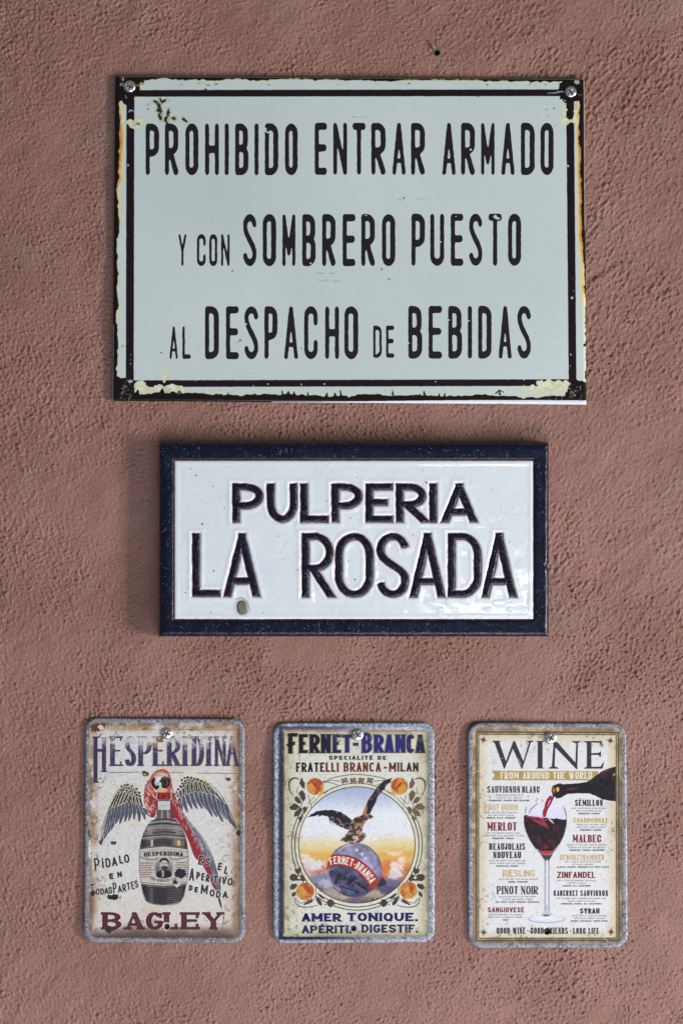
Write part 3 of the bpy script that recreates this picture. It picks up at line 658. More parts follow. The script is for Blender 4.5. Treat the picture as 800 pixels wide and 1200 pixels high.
mu = N(nt, 'ShaderNodeMath', operation='MULTIPLY'); nt.links.new(r2.outputs[0], mu.inputs[0]); nt.links.new(r3.outputs[0], mu.inputs[1])
mx = N(nt, 'ShaderNodeMix', data_type='RGBA'); nt.links.new(mu.outputs[0], mx.inputs['Factor']); nt.links.new(r.outputs[0], mx.inputs[6]); mx.inputs[7].default_value = (.38, .45, .55, 1)  # pale flecks mixed into the glaze colour stand in for sparkle glints
nt.links.new(mx.outputs[2], b.inputs['Base Color']); b.inputs['Roughness'].default_value = .14; b.inputs['Specular IOR Level'].default_value = .38
bb = noise_bump(nt, b, 420.0, .5, .0006, 3); noise_bump(nt, b, 1500.0, .5, .0003, 2, bb)

ZP = 15.5
PX0, PY0, PX1, PY1 = 187.3, 520.0, 642.0, 745.5
WX0, WY0, WX1, WY1 = 203.6, 538.8, 625.2, 726.4
relief_plate("clay_body", (PX0 + .5, PY0 + .5, PX1 - .5, PY1 - .5), 2.0, 12, lambda X, Y, d: ZP - 3.0 + 0 * X, 1.0, m_clay, pq)
# rim: closed loop of a rounded profile with small unevenness
def rim():
    prof = [(0, 1.2), (-.3, 6), (-.1, ZP - 3.0), (.5, ZP - 1.7), (1.4, ZP - .85), (2.7, ZP - .3), (4.4, ZP + .0), (8.0, ZP + .10), (11.5, ZP + .08), (13.9, ZP + .0), (15.2, ZP - .25), (15.8, ZP - .7), (16.2, ZP - 1.6)]
    path = []; rr = 2.2
    def seg(a, b, n):
        for i in range(n): path.append((a[0] + (b[0] - a[0]) * i / n, a[1] + (b[1] - a[1]) * i / n))
    seg((PX0, PY0), (PX1, PY0), 300); seg((PX1, PY0), (PX1, PY1), 150); seg((PX1, PY1), (PX0, PY1), 300); seg((PX0, PY1), (PX0, PY0), 150)
    V = []; q = []; n = len(path); k = len(prof); tot_x = (WX0 - PX0, PX1 - WX1, WY0 - PY0, PY1 - WY1)
    cx, cy = (PX0 + PX1) / 2, (PY0 + PY1) / 2
    for (x, y) in path:
        for (o, z) in prof:
            f = o / 16.2
            X_ = cx + (x - cx) * ((1 - f) + f * ((WX1 - WX0) / (PX1 - PX0))) + f * ((WX0 + WX1) / 2 - cx)
            Y_ = cy + (y - cy) * ((1 - f) + f * ((WY1 - WY0) / (PY1 - PY0))) + f * ((WY0 + WY1) / 2 - cy)
            # rounded outer corners
            dcx = abs(x - cx) - ((PX1 - PX0) / 2); dcy = abs(y - cy) - ((PY1 - PY0) / 2)
            if f < .3:
                a_ = max(0, rr + dcx); b2 = max(0, rr + dcy)
                if a_ > 0 and b2 > 0:
                    cut = rr - math.hypot(a_, b2)
                    if cut < 0: X_ += math.copysign(cut * a_ / math.hypot(a_, b2), x - cx) ; Y_ += math.copysign(cut * b2 / math.hypot(a_, b2), y - cy)
            amp = .25 if z > ZP - 3 else .12
            z_ = z + amp * (float(fbm(X_, Y_, 9, 91, 3)) - .5) * (1.8 if .1 < f < .95 else .6)
            w_ = .5 * (float(vn(x + z * 3, y, 7, 93)) - .5) if f < .12 else 0
            # small chip on the right edge
            dch = math.hypot((X_ - 641.5) / 3.2, (y - 663.5) / 4.0)
            if dch < 1: z_ -= 1.8 * (1 - dch); w_ -= 1.2 * (1 - dch) * 1
            V.append(W(X_ + (w_ if x > cx else -w_) * (1 if 0 < abs(x - cx) else 0), Y_, z_))
    for i in range(n):
        j = (i + 1) % n
        for p in range(k - 1): q.append((i * k + p, i * k + p + 1, j * k + p + 1, j * k + p))
    return obj("rim", grid_mesh("rim", np.array(V), np.array(q)), m_navy, pq)
rim()
PLT = []
for s_, boxes, yt, yb in (("PULPERIA", [(271.9, 308.4), (312.2, 348.2), (351.5, 384.8), (388, 424.5), (427.8, 460), (463.3, 499), (502.3, 512.2), (517.3, 557.7)], 566.2, 612.4),
                          ("LA", [(225, 257.8), (262.3, 304)], 624.6, 699.4),
                          ("ROSADA", [(353, 390.5), (392, 437), (440.5, 478.8), (480, 520.6), (524, 563.6), (564, 604.2)], 624.2, 700.2)):
    for c, (a, b_) in zip(s_, boxes): PLT.append((c, a, b_, yt, yb))
def plst(c, yt): return dict(hx=4.55, hy=4.2 if yt < 600 else 4.2, ry=.5 if yt < 600 else (.33 if c != 'S' else .27), bar=.22)
cvp = Canvas(WX0 - 1, WY0 - 1, WX1 + 1, WY1 + 1, 4); X, Y = cvp.X, cvp.Y
def letters_sdf(X, Y):
    best = np.full(X.shape, 60.0)
    x_ax, y_ax = X[0], Y[:, 0]
    for c, a, b_, yt, yb in PLT:
        i0, i1 = np.searchsorted(y_ax, (yt - 14, yb + 14)); j0, j1 = np.searchsorted(x_ax, (a - 14, b_ + 14)); sl = (slice(i0, i1), slice(j0, j1))
        U = X[sl] - a + (vn(X[sl], Y[sl], 6, 95) - .5) * .7; V = yb - Y[sl] + (vn(X[sl], Y[sl], 6, 96) - .5) * .7
        best[sl] = np.minimum(best[sl], glyph_field(c, U, V, b_ - a, yb - yt, plst(c, yt)))
    return best
sd = letters_sdf(X, Y)
cvp.a[:] = C3((205, 214, 219)) + ((fbm(X, Y, 60, 5) - .5) * .03)[..., None]
# crackle in the glaze: cell borders of scattered points
rng = np.random.RandomState(8); gp = 11.0
cxs, cys = np.meshgrid(np.arange(WX0 - 20, WX1 + 20, gp), np.arange(WY0 - 20, WY1 + 20, gp)); px_ = cxs + rng.uniform(-5, 5, cxs.shape); py_ = cys + rng.uniform(-5, 5, cys.shape)
wX = X + 2.0 * (vn(X, Y, 5, 98) - .5); wY = Y + 2.0 * (vn(X, Y, 5, 99) - .5)
ci = np.clip(((wX - (WX0 - 20)) / gp + .5).astype(int), 2, cxs.shape[1] - 3); cj = np.clip(((wY - (WY0 - 20)) / gp + .5).astype(int), 2, cxs.shape[0] - 3)
d1 = np.full(X.shape, 1e3); d2 = np.full(X.shape, 1e3)
for a in (-1, 0, 1):
    for b_ in (-1, 0, 1):
        dd = np.hypot(wX - px_[cj + a, ci + b_], wY - py_[cj + a, ci + b_]); d2 = np.where(dd < d1, d1, np.minimum(d2, dd)); d1 = np.minimum(dd, d1)
crk = sm(.38, .08, d2 - d1) * sm(.38, .62, fbm(X, Y, 45, 97, 3)) * .30
cvp.a[:] = lerp(cvp.a, C3((128, 132, 142)), crk[..., None])
cvp.a[:] = lerp(cvp.a, C3((186, 170, 168)), (sm(1.2, .2, sd) * .5)[..., None])
cvp.a[:] = lerp(cvp.a, C3((104, 62, 55)), sm(.35, -.25, sd + .6 * (vn(X, Y, 2.2, 94) - .5))[..., None])
be = np.minimum(np.minimum(X - WX0, WX1 - X), np.minimum(Y - WY0, WY1 - Y)); cvp.a[:] = lerp(cvp.a, C3((112, 66, 58)), sm(1.5, .9, be + .5 * (vn(X, Y, 3, 92) - .5))[..., None])
rs = random.Random(12)
for i in range(46):
    x = rs.uniform(210, 620); y = rs.uniform(545, 720); r = rs.choice([.3, .35, .45, .7]); cvp.ell(x, y, r, r, (70, 72, 86), .8, soft=.2)
for (x, y, r) in ((230, 557, .9), (237, 614, 1.1), (250.5, 669, .9), (249.5, 570, .7), (217.5, 694.5, .7), (415.7, 679, .9), (499.5, 565.5, 1.2), (349, 668, .8), (263.5, 595.5, .6)): cvp.ell(x, y, r, r, (52, 54, 66), .9, soft=.25)
cvp.line([(262, 728 - 1.2), (308, 728 - 1.6)], 1.6, (150, 150, 148), .8, wob=.5); cvp.ell(283, 711.5, 9.5, 11, (170, 174, 172), .55, soft=1.2, rot=-20, wob=1)
cvp.line([(275, 702), (283, 701), (290, 706), (293, 716)], [.5, .9, .6], (88, 86, 82), .8, smooth=True, wob=.4)
img = cvp.image("white_glaze", 1.26)
m_white, nt, b = mat("white_glaze"); t = N(nt, 'ShaderNodeTexImage'); t.image = img; nt.links.new(t.outputs['Color'], b.inputs['Base Color']); b.inputs['Roughness'].default_value = .10
b.inputs['Coat Weight'].default_value = .3; noise_bump(nt, b, 130.0, .18, .0006, 2)
res = .8; gx = np.linspace(WX0 - .6, WX1 + .6, int((WX1 - WX0 + 1.2) / res)); gy = np.linspace(WY0 - .6, WY1 + .6, int((WY1 - WY0 + 1.2) / res)); GXp, GYp = np.meshgrid(gx, gy)
sdg = letters_sdf(GXp, GYp); be = np.minimum(np.minimum(GXp - WX0, WX1 - GXp), np.minimum(GYp - WY0, WY1 - GYp))
hp = ZP - .75 + .40 * (fbm(GXp, GYp, 46, 101, 2) - .5) + .15 * (fbm(GXp, GYp, 13, 103, 2) - .5)
hp += .20 * np.exp(-((sdg - 3.0) / 1.8) ** 2) - .75 * sm(1.4, -.6, sdg)
hp += .16 * np.exp(-((be - 4.2) / 2.3) ** 2) - .8 * sm(2.2, 0, be)
hp += .22 * sm(.55, .8, vn(GXp, GYp, 8, 105)) * sm(690, 706, GYp) * sm(480, 520, GXp) * sm(724, 712, GYp)
q = quads_of(len(gx), len(gy)); V = W(GXp.ravel(), GYp.ravel(), hp.ravel()); uvp = cvp.uv(GXp.ravel(), GYp.ravel())
obj("glazed_field", grid_mesh("glazed_field", V, q, uvp), m_white, pq)
for c, a, b_, yt, yb in PLT:
    gx = np.arange(a - 3, b_ + 3, .6); gy = np.arange(yt - 3, yb + 3, .6); LXx, LYy = np.meshgrid(gx, gy)
    U = LXx - a + (vn(LXx, LYy, 6, 95) - .5) * .7; V = yb - LYy + (vn(LXx, LYy, 6, 96) - .5) * .7
    s_ = glyph_field(c, U, V, b_ - a, yb - yt, plst(c, yt)); s_ = s_ + .95; F = np.clip(.5 - s_ / 6, 0, 1)
    sf = s_.ravel()
    def hf(x, y, u, e, sf=sf): 
        t = np.clip(-sf[u] / 3.4, 0, 1); t = np.where(e, 0, t)
        return ZP - 1.35 + .75 * np.sqrt(t) * (1 - .25 * t) + .26 * (fbm(x, y, 3.4, 107, 2) - .5)
    field_mesh("letter", F, LXx, LYy, hf, m_navy, pq)
m_cem = plain("cement_filling", (.17, .155, .13), .85, 0, .8, 260)
relief_plate("cement_patch", (275.6, 703.2, 291.0, 721.2), 7.4, .6, lambda X, Y, d: ZP - .75 + .9 * sm(0, 3, d) * .8 + .6 * (fbm(X, Y, 4, 109, 3) - .5), ZP - 3, m_cem, pq, None, [(275.2, 704.5), (287.5, 701.5), (292.0, 719), (279.5, 722.5)])

# ================================================================== TIN POSTERS
def poster_base(cv, box, cor, paper, edgecol, seed):
    cv.a[:] = C3(paper); X, Y = cv.X, cv.Y
    cx = (cor[0][0] + cor[1][0] + cor[2][0] + cor[3][0]) / 4; cy = sum(c[1] for c in cor) / 4
    hw = (cor[1][0] - cor[0][0] + cor[2][0] - cor[3][0]) / 4; hh = (cor[3][1] - cor[0][1] + cor[2][1] - cor[1][1]) / 4
    return -rrect_sdf(X, Y, cx, cy, hw, hh, 15)
def speckle(cv, a1, a2, seed):
    X, Y = cv.X, cv.Y
    s1 = sm(.70, .86, vn(X, Y, .75, seed)) * (.35 + .65 * vn(X, Y, 6, seed + 1)); s2 = sm(.72, .9, vn(X, Y, .9, seed + 2))
    cv.a[:] = lerp(cv.a, cv.a * .55, (s1 * a1)[..., None]); cv.a[:] = np.clip(cv.a + (s2 * a2)[..., None], 0, 1)
def rim_paint(cv, d, w, seed, col=(140, 148, 160), inner=None):
    X, Y = cv.X, cv.Y; e = w + 1.6 * (vn(X, Y, 1.1, seed) - .5) + 1.4 * (fbm(X, Y, 8, seed + 3, 3) - .5)
    m = sm(.5, -.5, d - e); n = vn(X, Y, .8, seed + 1) * .6 + vn(X, Y, 1.7, seed + 2) * .4
    q = .35 + .65 * sm(.35, .65, fbm(X, Y, 14, seed + 7, 3)); c = C3(col)[None, None] * (1 + q * (-.66 + 1.2 * (vn(X, Y, 1.5, seed + 5) * .55 + n * .45)))[..., None]; c = lerp(c, C3((92, 80, 70)), (.5 * sm(.60, .74, fbm(X, Y, 9, seed + 9, 3)))[..., None]); cv.a[:] = lerp(cv.a, c, m[..., None])
BLK = (28, 27, 32)
CG = "small printed tin posters in the bottom row"

def age(cv, dd, seed, k=1.0, col=(96, 84, 70)):
    X, Y = cv.X, cv.Y; e = sm(34, 3, dd); n = fbm(X, Y, 3.2, seed, 4); n2 = fbm(X, Y, 26, seed + 4, 3)
    m = np.clip(sm(.56, .74, n) * (.12 + e) * sm(.3, .7, n2) * 1.5 * k, 0, .85); cv.a[:] = lerp(cv.a, C3(col), m[..., None])
    cv.a[:] = lerp(cv.a, cv.a * C3((238, 230, 214)), np.clip(.35 * k * n2 + .5 * e * k, 0, 1)[..., None])
    q = random.Random(seed)
    for i in range(int(26 * k)):
        x = q.uniform(cv.x0 + 10, cv.x0 + 185); y = q.uniform(cv.y0 + 12, cv.y0 + 255); a = q.uniform(0, 3.14); l = q.uniform(2, 12)
        cv.line([(x, y), (x + l * math.cos(a), y + l * math.sin(a))], [.3, .15], q.choice([(216, 214, 208), (110, 100, 92)]), .4, soft=.2, wob=.4)
# ---------------- poster one
B1 = [(100.0, 841.0), (286.6, 842.4), (287.2, 1104.6), (98.2, 1103.8)]
cv = Canvas(96, 838, 290, 1108, 6); X, Y = cv.X, cv.Y; d = poster_base(cv, None, B1, (203, 204, 203), None, 1)
bl = fbm(X, Y, 55, 111, 4)
cv.a[:] = lerp(cv.a, C3((196, 184, 166)), (sm(.45, .75, bl) * .55 + .32 * sm(1000, 1095, Y) + .25 * sm(240, 275, X))[..., None])
tan = np.maximum(sm(19, 9, d) * sm(.25, .6, fbm(X, Y, 16, 113)), 0)
cv.a[:] = lerp(cv.a, C3((156, 128, 100)), (tan * .95)[..., None])
cv.a[:] = lerp(cv.a, C3((86, 70, 70)), (np.maximum(sm(1080, 1098, Y + 12 * (fbm(X, Y, 20, 115) - .5)) * .88, sm(14, 6, d) * sm(1000, 1080, Y) * .6))[..., None])
cv.a[:] = lerp(cv.a, C3((96, 78, 70)), (sm(10.5, 7, d) * .6 * sm(.35, .6, vn(X, Y, 7, 116)))[..., None])
cv.a[:] = lerp(cv.a, C3((150, 130, 112)), (sm(268, 282, X + 8 * (fbm(X, Y, 14, 117) - .5)) * sm(900, 1050, Y) * .6)[..., None])
PUR = (62, 54, 84)
def fade(X, Y): return np.clip(1.15 - sm(888, 862, Y) * 1.15 * sm(.22, .55, fbm(X, Y, 9, 121, 4)) * (1 - .6 * sm(866, 862.5, Y)) - .25 * sm(.6, .75, vn(X, Y, 2, 122)), 0, 1)
hs = dict(hx=2.3, hy=.75, serif=1.6, st=1.3, ry=.3, beak=4.6, bar=.42)
for c, a, b_ in (('E', 129.6, 144.2), ('S', 146.6, 159.4), ('P', 162.5, 177.6), ('E', 179.6, 193.6), ('R', 196, 211.2), ('I', 214.3, 219.2), ('D', 225, 239), ('I', 242, 247), ('N', 252, 264.5), ('A', 265, 279)):
    cv.glyph(c, a, 897.6, b_ - a, 34.6, dict(hs, ry=.48 if c in 'D' else .27, hx=1.7 if c in 'NA' else 2.5, hy=.9), PUR, 1, 0, .12, fade)
cv.poly([(109.8, 864), (114.6, 864), (114.6, 915), (117, 917.5), (109.6, 917.5)], PUR); cv.glyph('I', 119.6, 905, 5.2, 41, dict(hs, hx=2.5), PUR, 1, 0, 0, fade); cv.poly([(108, 863), (117, 863), (116, 865), (109, 865)], PUR); cv.poly([(113, 877.5), (121, 877.5), (121, 881), (113, 881)], PUR)
GL = (98, 98, 104)
cv.line([(116, 854.4), (187, 855)], .5, GL, .55); cv.line([(203, 854.6), (281, 855.4)], .7, GL, .8)
cv.line([(129, 905.4), (163, 904.8)], 1.1, GL, .8); cv.line([(200, 905.4), (214.5, 905.6)], .9, GL, .8); cv.line([(231, 905.8), (283, 906.6)], .9, GL, .85)
# wings
CRM = (206, 203, 190); SLT = (72, 78, 96); DK = (44, 42, 42)
rs = random.Random(21)
def wing(roots, tips, lead, cov, cx):
    cv.poly(lead, CRM, .95, soft=.4); cv.poly([(cx_ + (x_ - cx_) * .86, cy_ + (y_ - cy_) * .84) for x_, y_ in lead for cx_, cy_ in ((sum(p[0] for p in lead) / len(lead), sum(p[1] for p in lead) / len(lead)),)], (70, 66, 62), .8, soft=.9)
    for (r_, t_) in zip(roots, tips):
        m_ = ((r_[0] + t_[0]) / 2 + (cx - r_[0]) * .03, (r_[1] + t_[1]) / 2); cv.line([r_, m_, t_], [4.6, 5.4, 3.0], CRM, 1, smooth=True)
        cv.line([r_, m_, t_], [3.8, 4.6, 1.8], SLT, 1, smooth=True, wob=.25); cv.line([r_, m_, (m_[0] * .4 + t_[0] * .6, m_[1] * .4 + t_[1] * .6)], [.4, .3], (150, 152, 160), .6, smooth=True)
        for k in (-1, 1): cv.line([(r_[0] + k * .9, r_[1]), (t_[0] + k * .5, t_[1] - 3)], .25, (50, 54, 66), .8)
    for (a, b_) in cov:
        cv.line([a, b_], [3.4, 4.3, 2.8], CRM, 1); cv.line([a, b_], [2.2, 3.3, 1.8], DK, 1, wob=.25)
LR = [(129, 950), (131, 948), (133.6, 946.5), (137, 945.5), (141, 944), (145, 943), (149, 941.5), (153, 941), (157, 941.5), (161, 943), (165, 945.5), (169, 948.5)]
LTp = [(118.3, 989.5), (122.6, 982), (127, 975.5), (130.8, 971.5), (135.4, 965), (140.6, 964.5), (146.6, 962.5), (151.4, 961), (157, 959.5), (163.5, 962), (170, 959.5), (176.5, 957)]
lead1 = cr([(118, 990), (118.6, 975), (122.5, 960), (128, 945), (134, 930), (141, 919.5), (150, 916.3), (158, 918), (165, 925), (169, 932), (171, 946), (160, 946), (140, 948), (128, 956), (120, 978), (118, 990)], 5)
cov1 = [((137, 931), (129, 947)), ((140, 930), (133, 945)), ((143, 929), (137, 943.5)), ((146.5, 929), (141, 942.5)), ((150, 931), (145.5, 941)), ((153.5, 933), (151, 940.5)), ((157, 934), (157, 940.5)), ((160.5, 935), (162, 942)), ((164, 936), (167, 945))]
wing(LR, LTp, lead1, cov1, 190)
def scales(pts, n, cols=DK, rr=(1.0, 1.7)):
    for (x, y) in pts: a_ = rs.uniform(1.3, 1.9); b_ = rs.uniform(1.0, 1.4); o_ = rs.uniform(-60, 60); cv.ell(x, y, a_ + .55, b_ + .55, CRM, .95, rot=o_, wob=.3); cv.ell(x, y, a_, b_, cols, .95, rot=o_, wob=.35)
scales([(143, 921.5), (146.5, 920), (150, 919.5), (148, 923.2), (151.5, 923.5), (154.5, 921), (145, 925), (149, 926.6), (153, 927.6), (156.5, 925), (158.5, 928.5), (160, 924.5), (155, 930.6), (160.5, 931.6), (163.5, 929), (164, 933), (141, 925.5), (139, 928.5), (143.3, 926.8)], 0)
cv.line([(128, 946), (134, 931), (139, 923)], [.6, 1.9, .6], (188, 176, 100), .8, smooth=True, soft=.4); cv.line([(153, 917), (160, 920.5), (164, 925.5)], [1, 2.4, 1], (196, 186, 128), .6, smooth=True, soft=.6)
cv.line(cr([(118.4, 988), (119.4, 974), (123.5, 959), (129, 946)], 4), .7, (46, 50, 62), .9)
RR = [(210.5, 937), (215, 934), (219.5, 932), (224.5, 930.5), (229.5, 929.5), (234.5, 930), (239.5, 931), (244.5, 931.5), (249.5, 932), (255, 934.5), (260, 938), (264.5, 944)]
RT = [(214, 949), (219.5, 951), (225, 947), (231, 947.5), (237, 947), (243, 949), (249, 956.5), (254, 956.5), (261, 962.5), (266, 960.5), (270.5, 965), (276.6, 971)]
lead2 = cr([(276.8, 971), (270, 953), (262, 937), (252, 923), (240, 913), (228, 908), (217, 908.5), (211, 914), (209, 923), (204, 930), (210, 940), (224, 934), (244, 934), (258, 944), (268, 958), (276.8, 971)], 5)
cov2 = [((207, 928), (208, 934)), ((211, 927), (212, 933)), ((215, 925), (216, 931)), ((219.5, 920), (220.5, 929)), ((224.5, 918), (225.5, 928)), ((229.5, 917), (231, 927)), ((234, 917), (237, 927.5)), ((238.5, 919), (243, 929)), ((243, 922), (249, 930.5)), ((248, 926), (255, 934)), ((253, 930), (260.5, 939))]
wing(RR, RT, lead2, cov2, 190)
scales([(213, 914), (216, 911.5), (220, 911), (224, 911.4), (228, 913), (214, 918), (217.5, 915.5), (221.5, 914.4), (226, 915), (232, 913.2), (236, 915.5), (212, 922), (215.5, 920.5), (240, 917), (209, 925), (205.5, 930.5), (208.5, 932.5), (244, 919)], 0)
cv.line([(236, 912), (242, 915), (247, 919)], [1, 2.6, .8], (200, 188, 104), .75, smooth=True, soft=.6); cv.line([(216, 908), (224, 906.6), (232, 909)], 1.4, (206, 204, 160), .7, smooth=True, soft=.6)
cv.line(cr([(246, 918), (256, 928), (264, 940), (271, 954), (276.4, 969.5)], 4), [.4, .9, .8], (46, 50, 62), .9)
# tail
RED = (136, 44, 50)
cv.poly([(199, 926), (206, 934), (212, 947), (220, 962), (231, 978), (240, 994), (247, 1012), (252, 1030), (254.5, 1043), (250, 1040), (243, 1024), (236, 1012), (228, 1004), (222, 988), (215, 972), (207, 960), (200, 955)], RED, smooth=True)
cv.poly([(214, 953), (219, 960), (229, 972), (239, 986), (247, 1001), (253, 1017), (257, 1034), (258.5, 1044), (253.5, 1041), (248, 1022), (240, 1004), (230, 985), (221, 968)], (104, 108, 120), smooth=True)
cv.line([(214, 953), (229, 971), (241, 987), (249, 1004), (255, 1024), (258.5, 1043)], .6, BLK, 1, smooth=True)
for i in range(26):
    t = rs.uniform(0, 1); x = lerp(226, 256, t) + rs.uniform(-1.5, 3); y = lerp(978, 1038, t ** 1.1) + rs.uniform(-4, 2); cv.line([(x, y), (x + 1.6, y + 4)], [.9, .3], rs.choice([BLK, (40, 44, 56), (170, 170, 176)]), .8)
for i in range(130):
    t = rs.uniform(0, 1) ** 1.3; x = lerp(203, 245, t) + rs.uniform(-3, 5); y = lerp(936, 1010, t) + rs.uniform(-6, 6); cv.line([(x, y), (x + .9, y + rs.uniform(2, 4.5))], [.5, .25], (216, 190, 176), .85)
cv.line([(256.4, 1052), (258.2, 1059), (259.6, 1065)], [1.8, 2.2, .8], BLK, 1, smooth=True, wob=.3); cv.line([(262.5, 1074), (260.5, 1089)], [1.4, .5], BLK, .9, wob=.4)
# breast
cv.poly([(174, 914), (170, 922), (168.6, 934), (170, 944), (174, 953), (179, 958), (184.4, 953), (186.6, 942), (186, 927), (181, 922)], RED, smooth=True, wob=.4)
for i in range(90):
    a = rs.uniform(0, 6.28); r_ = rs.uniform(.3, 1); x = 176 + 7.4 * r_ * math.cos(a); y = 936 + 20 * r_ * math.sin(a)
    if x > 181 and y > 930: continue
    cv.line([(x, y), (x + 1.2 * math.cos(a), y + 1.5 * math.sin(a)), (x + 1.8, y + 2.2)], [.7, .3], (220, 190, 176), .9, smooth=True)
# head
cv.poly([(174, 920), (176, 912), (181, 905.4), (188, 902.2), (194, 902.4), (198.6, 906), (200.6, 913), (201, 924), (196, 930), (185, 930), (176, 928)], (172, 88, 72), smooth=True, wob=.5)
cv.poly([(178, 914), (182, 908.6), (189, 906), (195, 907), (198, 910), (198, 916), (193, 925), (187, 928), (180, 926)], (196, 188, 178), smooth=True, wob=.6)
cv.line([(177, 911.6), (181, 905.6), (187, 902.8), (193, 902.4), (198, 906)], [.8, 1.8, 1.0], (158, 62, 46), .95, smooth=True, soft=.3); cv.line([(181, 908), (188, 905), (196, 906.6)], 2.0, (200, 138, 104), .8, smooth=True, soft=.5)
for i in range(26): cv.ell(rs.uniform(180, 197), rs.uniform(904, 909), .5, .4, rs.choice([(90, 84, 82), (190, 120, 92), (210, 196, 180)]), .8, soft=.2)
for i in range(20): x = rs.uniform(172, 180); y = rs.uniform(916, 930); cv.line([(x, y), (x + 1.6, y + 1.2)], .5, (218, 186, 170), .8)
cv.poly([(177, 915), (179.6, 911.4), (182.4, 910.4), (181.8, 914), (180.8, 917.6), (183, 921), (186.6, 920.6), (186.4, 923.6), (183.6, 926), (179.8, 923.4), (177.6, 919)], (32, 33, 37), wob=.4)
cv.poly([(187.2, 915.4), (189.6, 911.4), (193.4, 909), (197.8, 910.4), (199.4, 914), (199, 919.6), (196.4, 923), (192.6, 924.4), (189.4, 922.6), (189.6, 918.6)], (34, 35, 38), wob=.5)
cv.poly([(182.4, 912.4), (186, 910.2), (188.2, 911.4), (186, 915.4), (183.2, 917.6)], (214, 210, 204), 1, wob=.5); cv.line([(190.6, 913.6), (193.8, 911), (197, 912.4)], [.4, .9, .4], (150, 148, 140), .9, smooth=True); cv.line([(194.6, 914), (196.6, 917), (195.4, 921)], [.6, 1.2, .4], (116, 112, 100), .9, smooth=True, wob=.3); cv.line([(191, 916), (192.4, 919), (191.8, 922)], .5, (96, 94, 90), .8, smooth=True)
cv.line([(183.6, 918.6), (187, 917), (188, 914)], .6, (88, 84, 82), .9, smooth=True, wob=.3); cv.line([(180, 909.6), (184.6, 908.6), (190, 909)], .5, (80, 76, 76), .8, smooth=True, wob=.4)
cv.ell(190.6, 926.2, 5.6, 2.6, (196, 172, 120), .95, soft=.4); cv.line([(199.6, 912), (201.5, 922), (204, 932)], 1.2, RED, .9, smooth=True)
# bottle
def vgrad(c, x0, x1, k=.55):
    def f(X, Y):
        u = (X - x0) / (x1 - x0); s_ = .5 + .5 * np.exp(-((u - .22) / .08) ** 2) * k + .42 * np.exp(-((u - .78) / .12) ** 2) * k + .2 * np.sin(u * 3.14) - .08 + .12 * (vn(X, Y, 1.4, 131) - .5); return C3(c)[None, None] * (s_ * 1.75)[..., None]
    return f
cv.poly([(185, 929), (199.5, 929), (199.8, 938), (201, 957), (208, 962.5), (214, 971), (217.5, 981), (219.4, 990), (221, 1005), (220.6, 1020), (218.6, 1036), (215, 1050), (211.6, 1056.4), (203, 1059.4), (191, 1060.4), (180, 1059.2), (171.8, 1056), (168.4, 1048), (165.2, 1034), (163.4, 1015), (163.8, 1000), (165.4, 987), (168.4, 977), (173, 968), (180, 961.5), (184, 957), (184.8, 938)], vgrad((92, 86, 80), 163, 221), smooth=False)
cv.poly([(185.4, 929), (199, 929), (199, 936.4), (185.4, 936.4)], vgrad((120, 26, 34), 185, 199)); cv.line([(184, 930), (183.6, 936), (186, 938)], .9, (190, 188, 184), 1, smooth=True); cv.line([(200.6, 929), (200.8, 936), (199, 938)], .9, (190, 188, 184), 1, smooth=True)
cv.poly([(185.2, 938.6), (200, 938.6), (200, 949.2), (185.2, 949.2)], (190, 192, 192)); cv.line([(187, 944.6), (190, 943.6), (193, 945), (196, 943), (198.6, 944.2)], .4, (90, 90, 96), .9, smooth=True); cv.line([(185, 949.4), (200, 949.4)], .6, (60, 60, 66)); cv.line([(185, 938.4), (200, 938.4)], .6, (60, 60, 66))
for x, c in ((183.4, 190), (187, 70), (190, 170), (193, 60), (196.6, 180), (200.5, 60)): cv.line([(x, 950), (x + (x - 192) * .12, 958.5)], 1.3, (c, c, c + 4), .85, wob=.2)
for y, w0, w1, c in ((962, 178, 207, 40), (964.5, 176, 209, 150), (967, 173.5, 211.5, 36), (969.6, 172, 213, 132), (972, 170, 214, 150), (976.4, 168.6, 216, 120), (980.6, 167.5, 217, 50), (982.2, 167, 217.6, 150)):
    cv.line([(w0, y), (192, y - 2.2), (w1, y)], 1.5, (c, c, c + 4), .85, smooth=True, wob=.25)
cv.line([(179, 976.6), (192, 975.2), (205, 976.6)], .4, BLK, .8, smooth=True)
for i in range(14): cv.line([(179 + i * 2, 975.6 - 1.6 * math.sin(i / 13 * 3.14)), (179.9 + i * 2, 976.2 - 1.6 * math.sin(i / 13 * 3.14))], 1.1, (36, 36, 40), .9)
cv.poly([(165.6, 985), (192, 982.6), (217.8, 985), (219, 993), (192, 990.4), (165, 993)], vgrad((54, 54, 58), 163, 221)); cv.poly([(203, 984), (216, 985.6), (216.6, 991.5), (203, 990.4)], (150, 124, 76), .7, soft=1); cv.poly([(208, 984.6), (211.5, 985), (211.5, 991), (208, 990.6)], (214, 194, 140), .9, soft=.5); cv.poly([(177, 984), (179.5, 984), (179.5, 992), (177, 992)], (190, 190, 190), .9, soft=.4)
LAB = (184, 180, 172)
cv.poly([(164.4, 995), (192, 992), (219.6, 995), (220.6, 1010), (220.2, 1024), (218.6, 1035.6), (192, 1038.2), (165.6, 1035.6), (164, 1024), (163.8, 1010)], LAB)
cv.line([(164.6, 994.8), (192, 991.8), (219.4, 994.8)], .6, BLK, 1, smooth=True); cv.line([(165, 998.6), (192, 995.2), (219, 998.6)], .35, (90, 84, 84), 1, smooth=True)
cv.line([(165.8, 1034), (192, 1036.2), (218.4, 1034)], .5, BLK, 1, smooth=True); cv.line([(166, 1036.4), (192, 1038.6), (218.2, 1036.4)], .8, (60, 50, 46), 1, smooth=True)
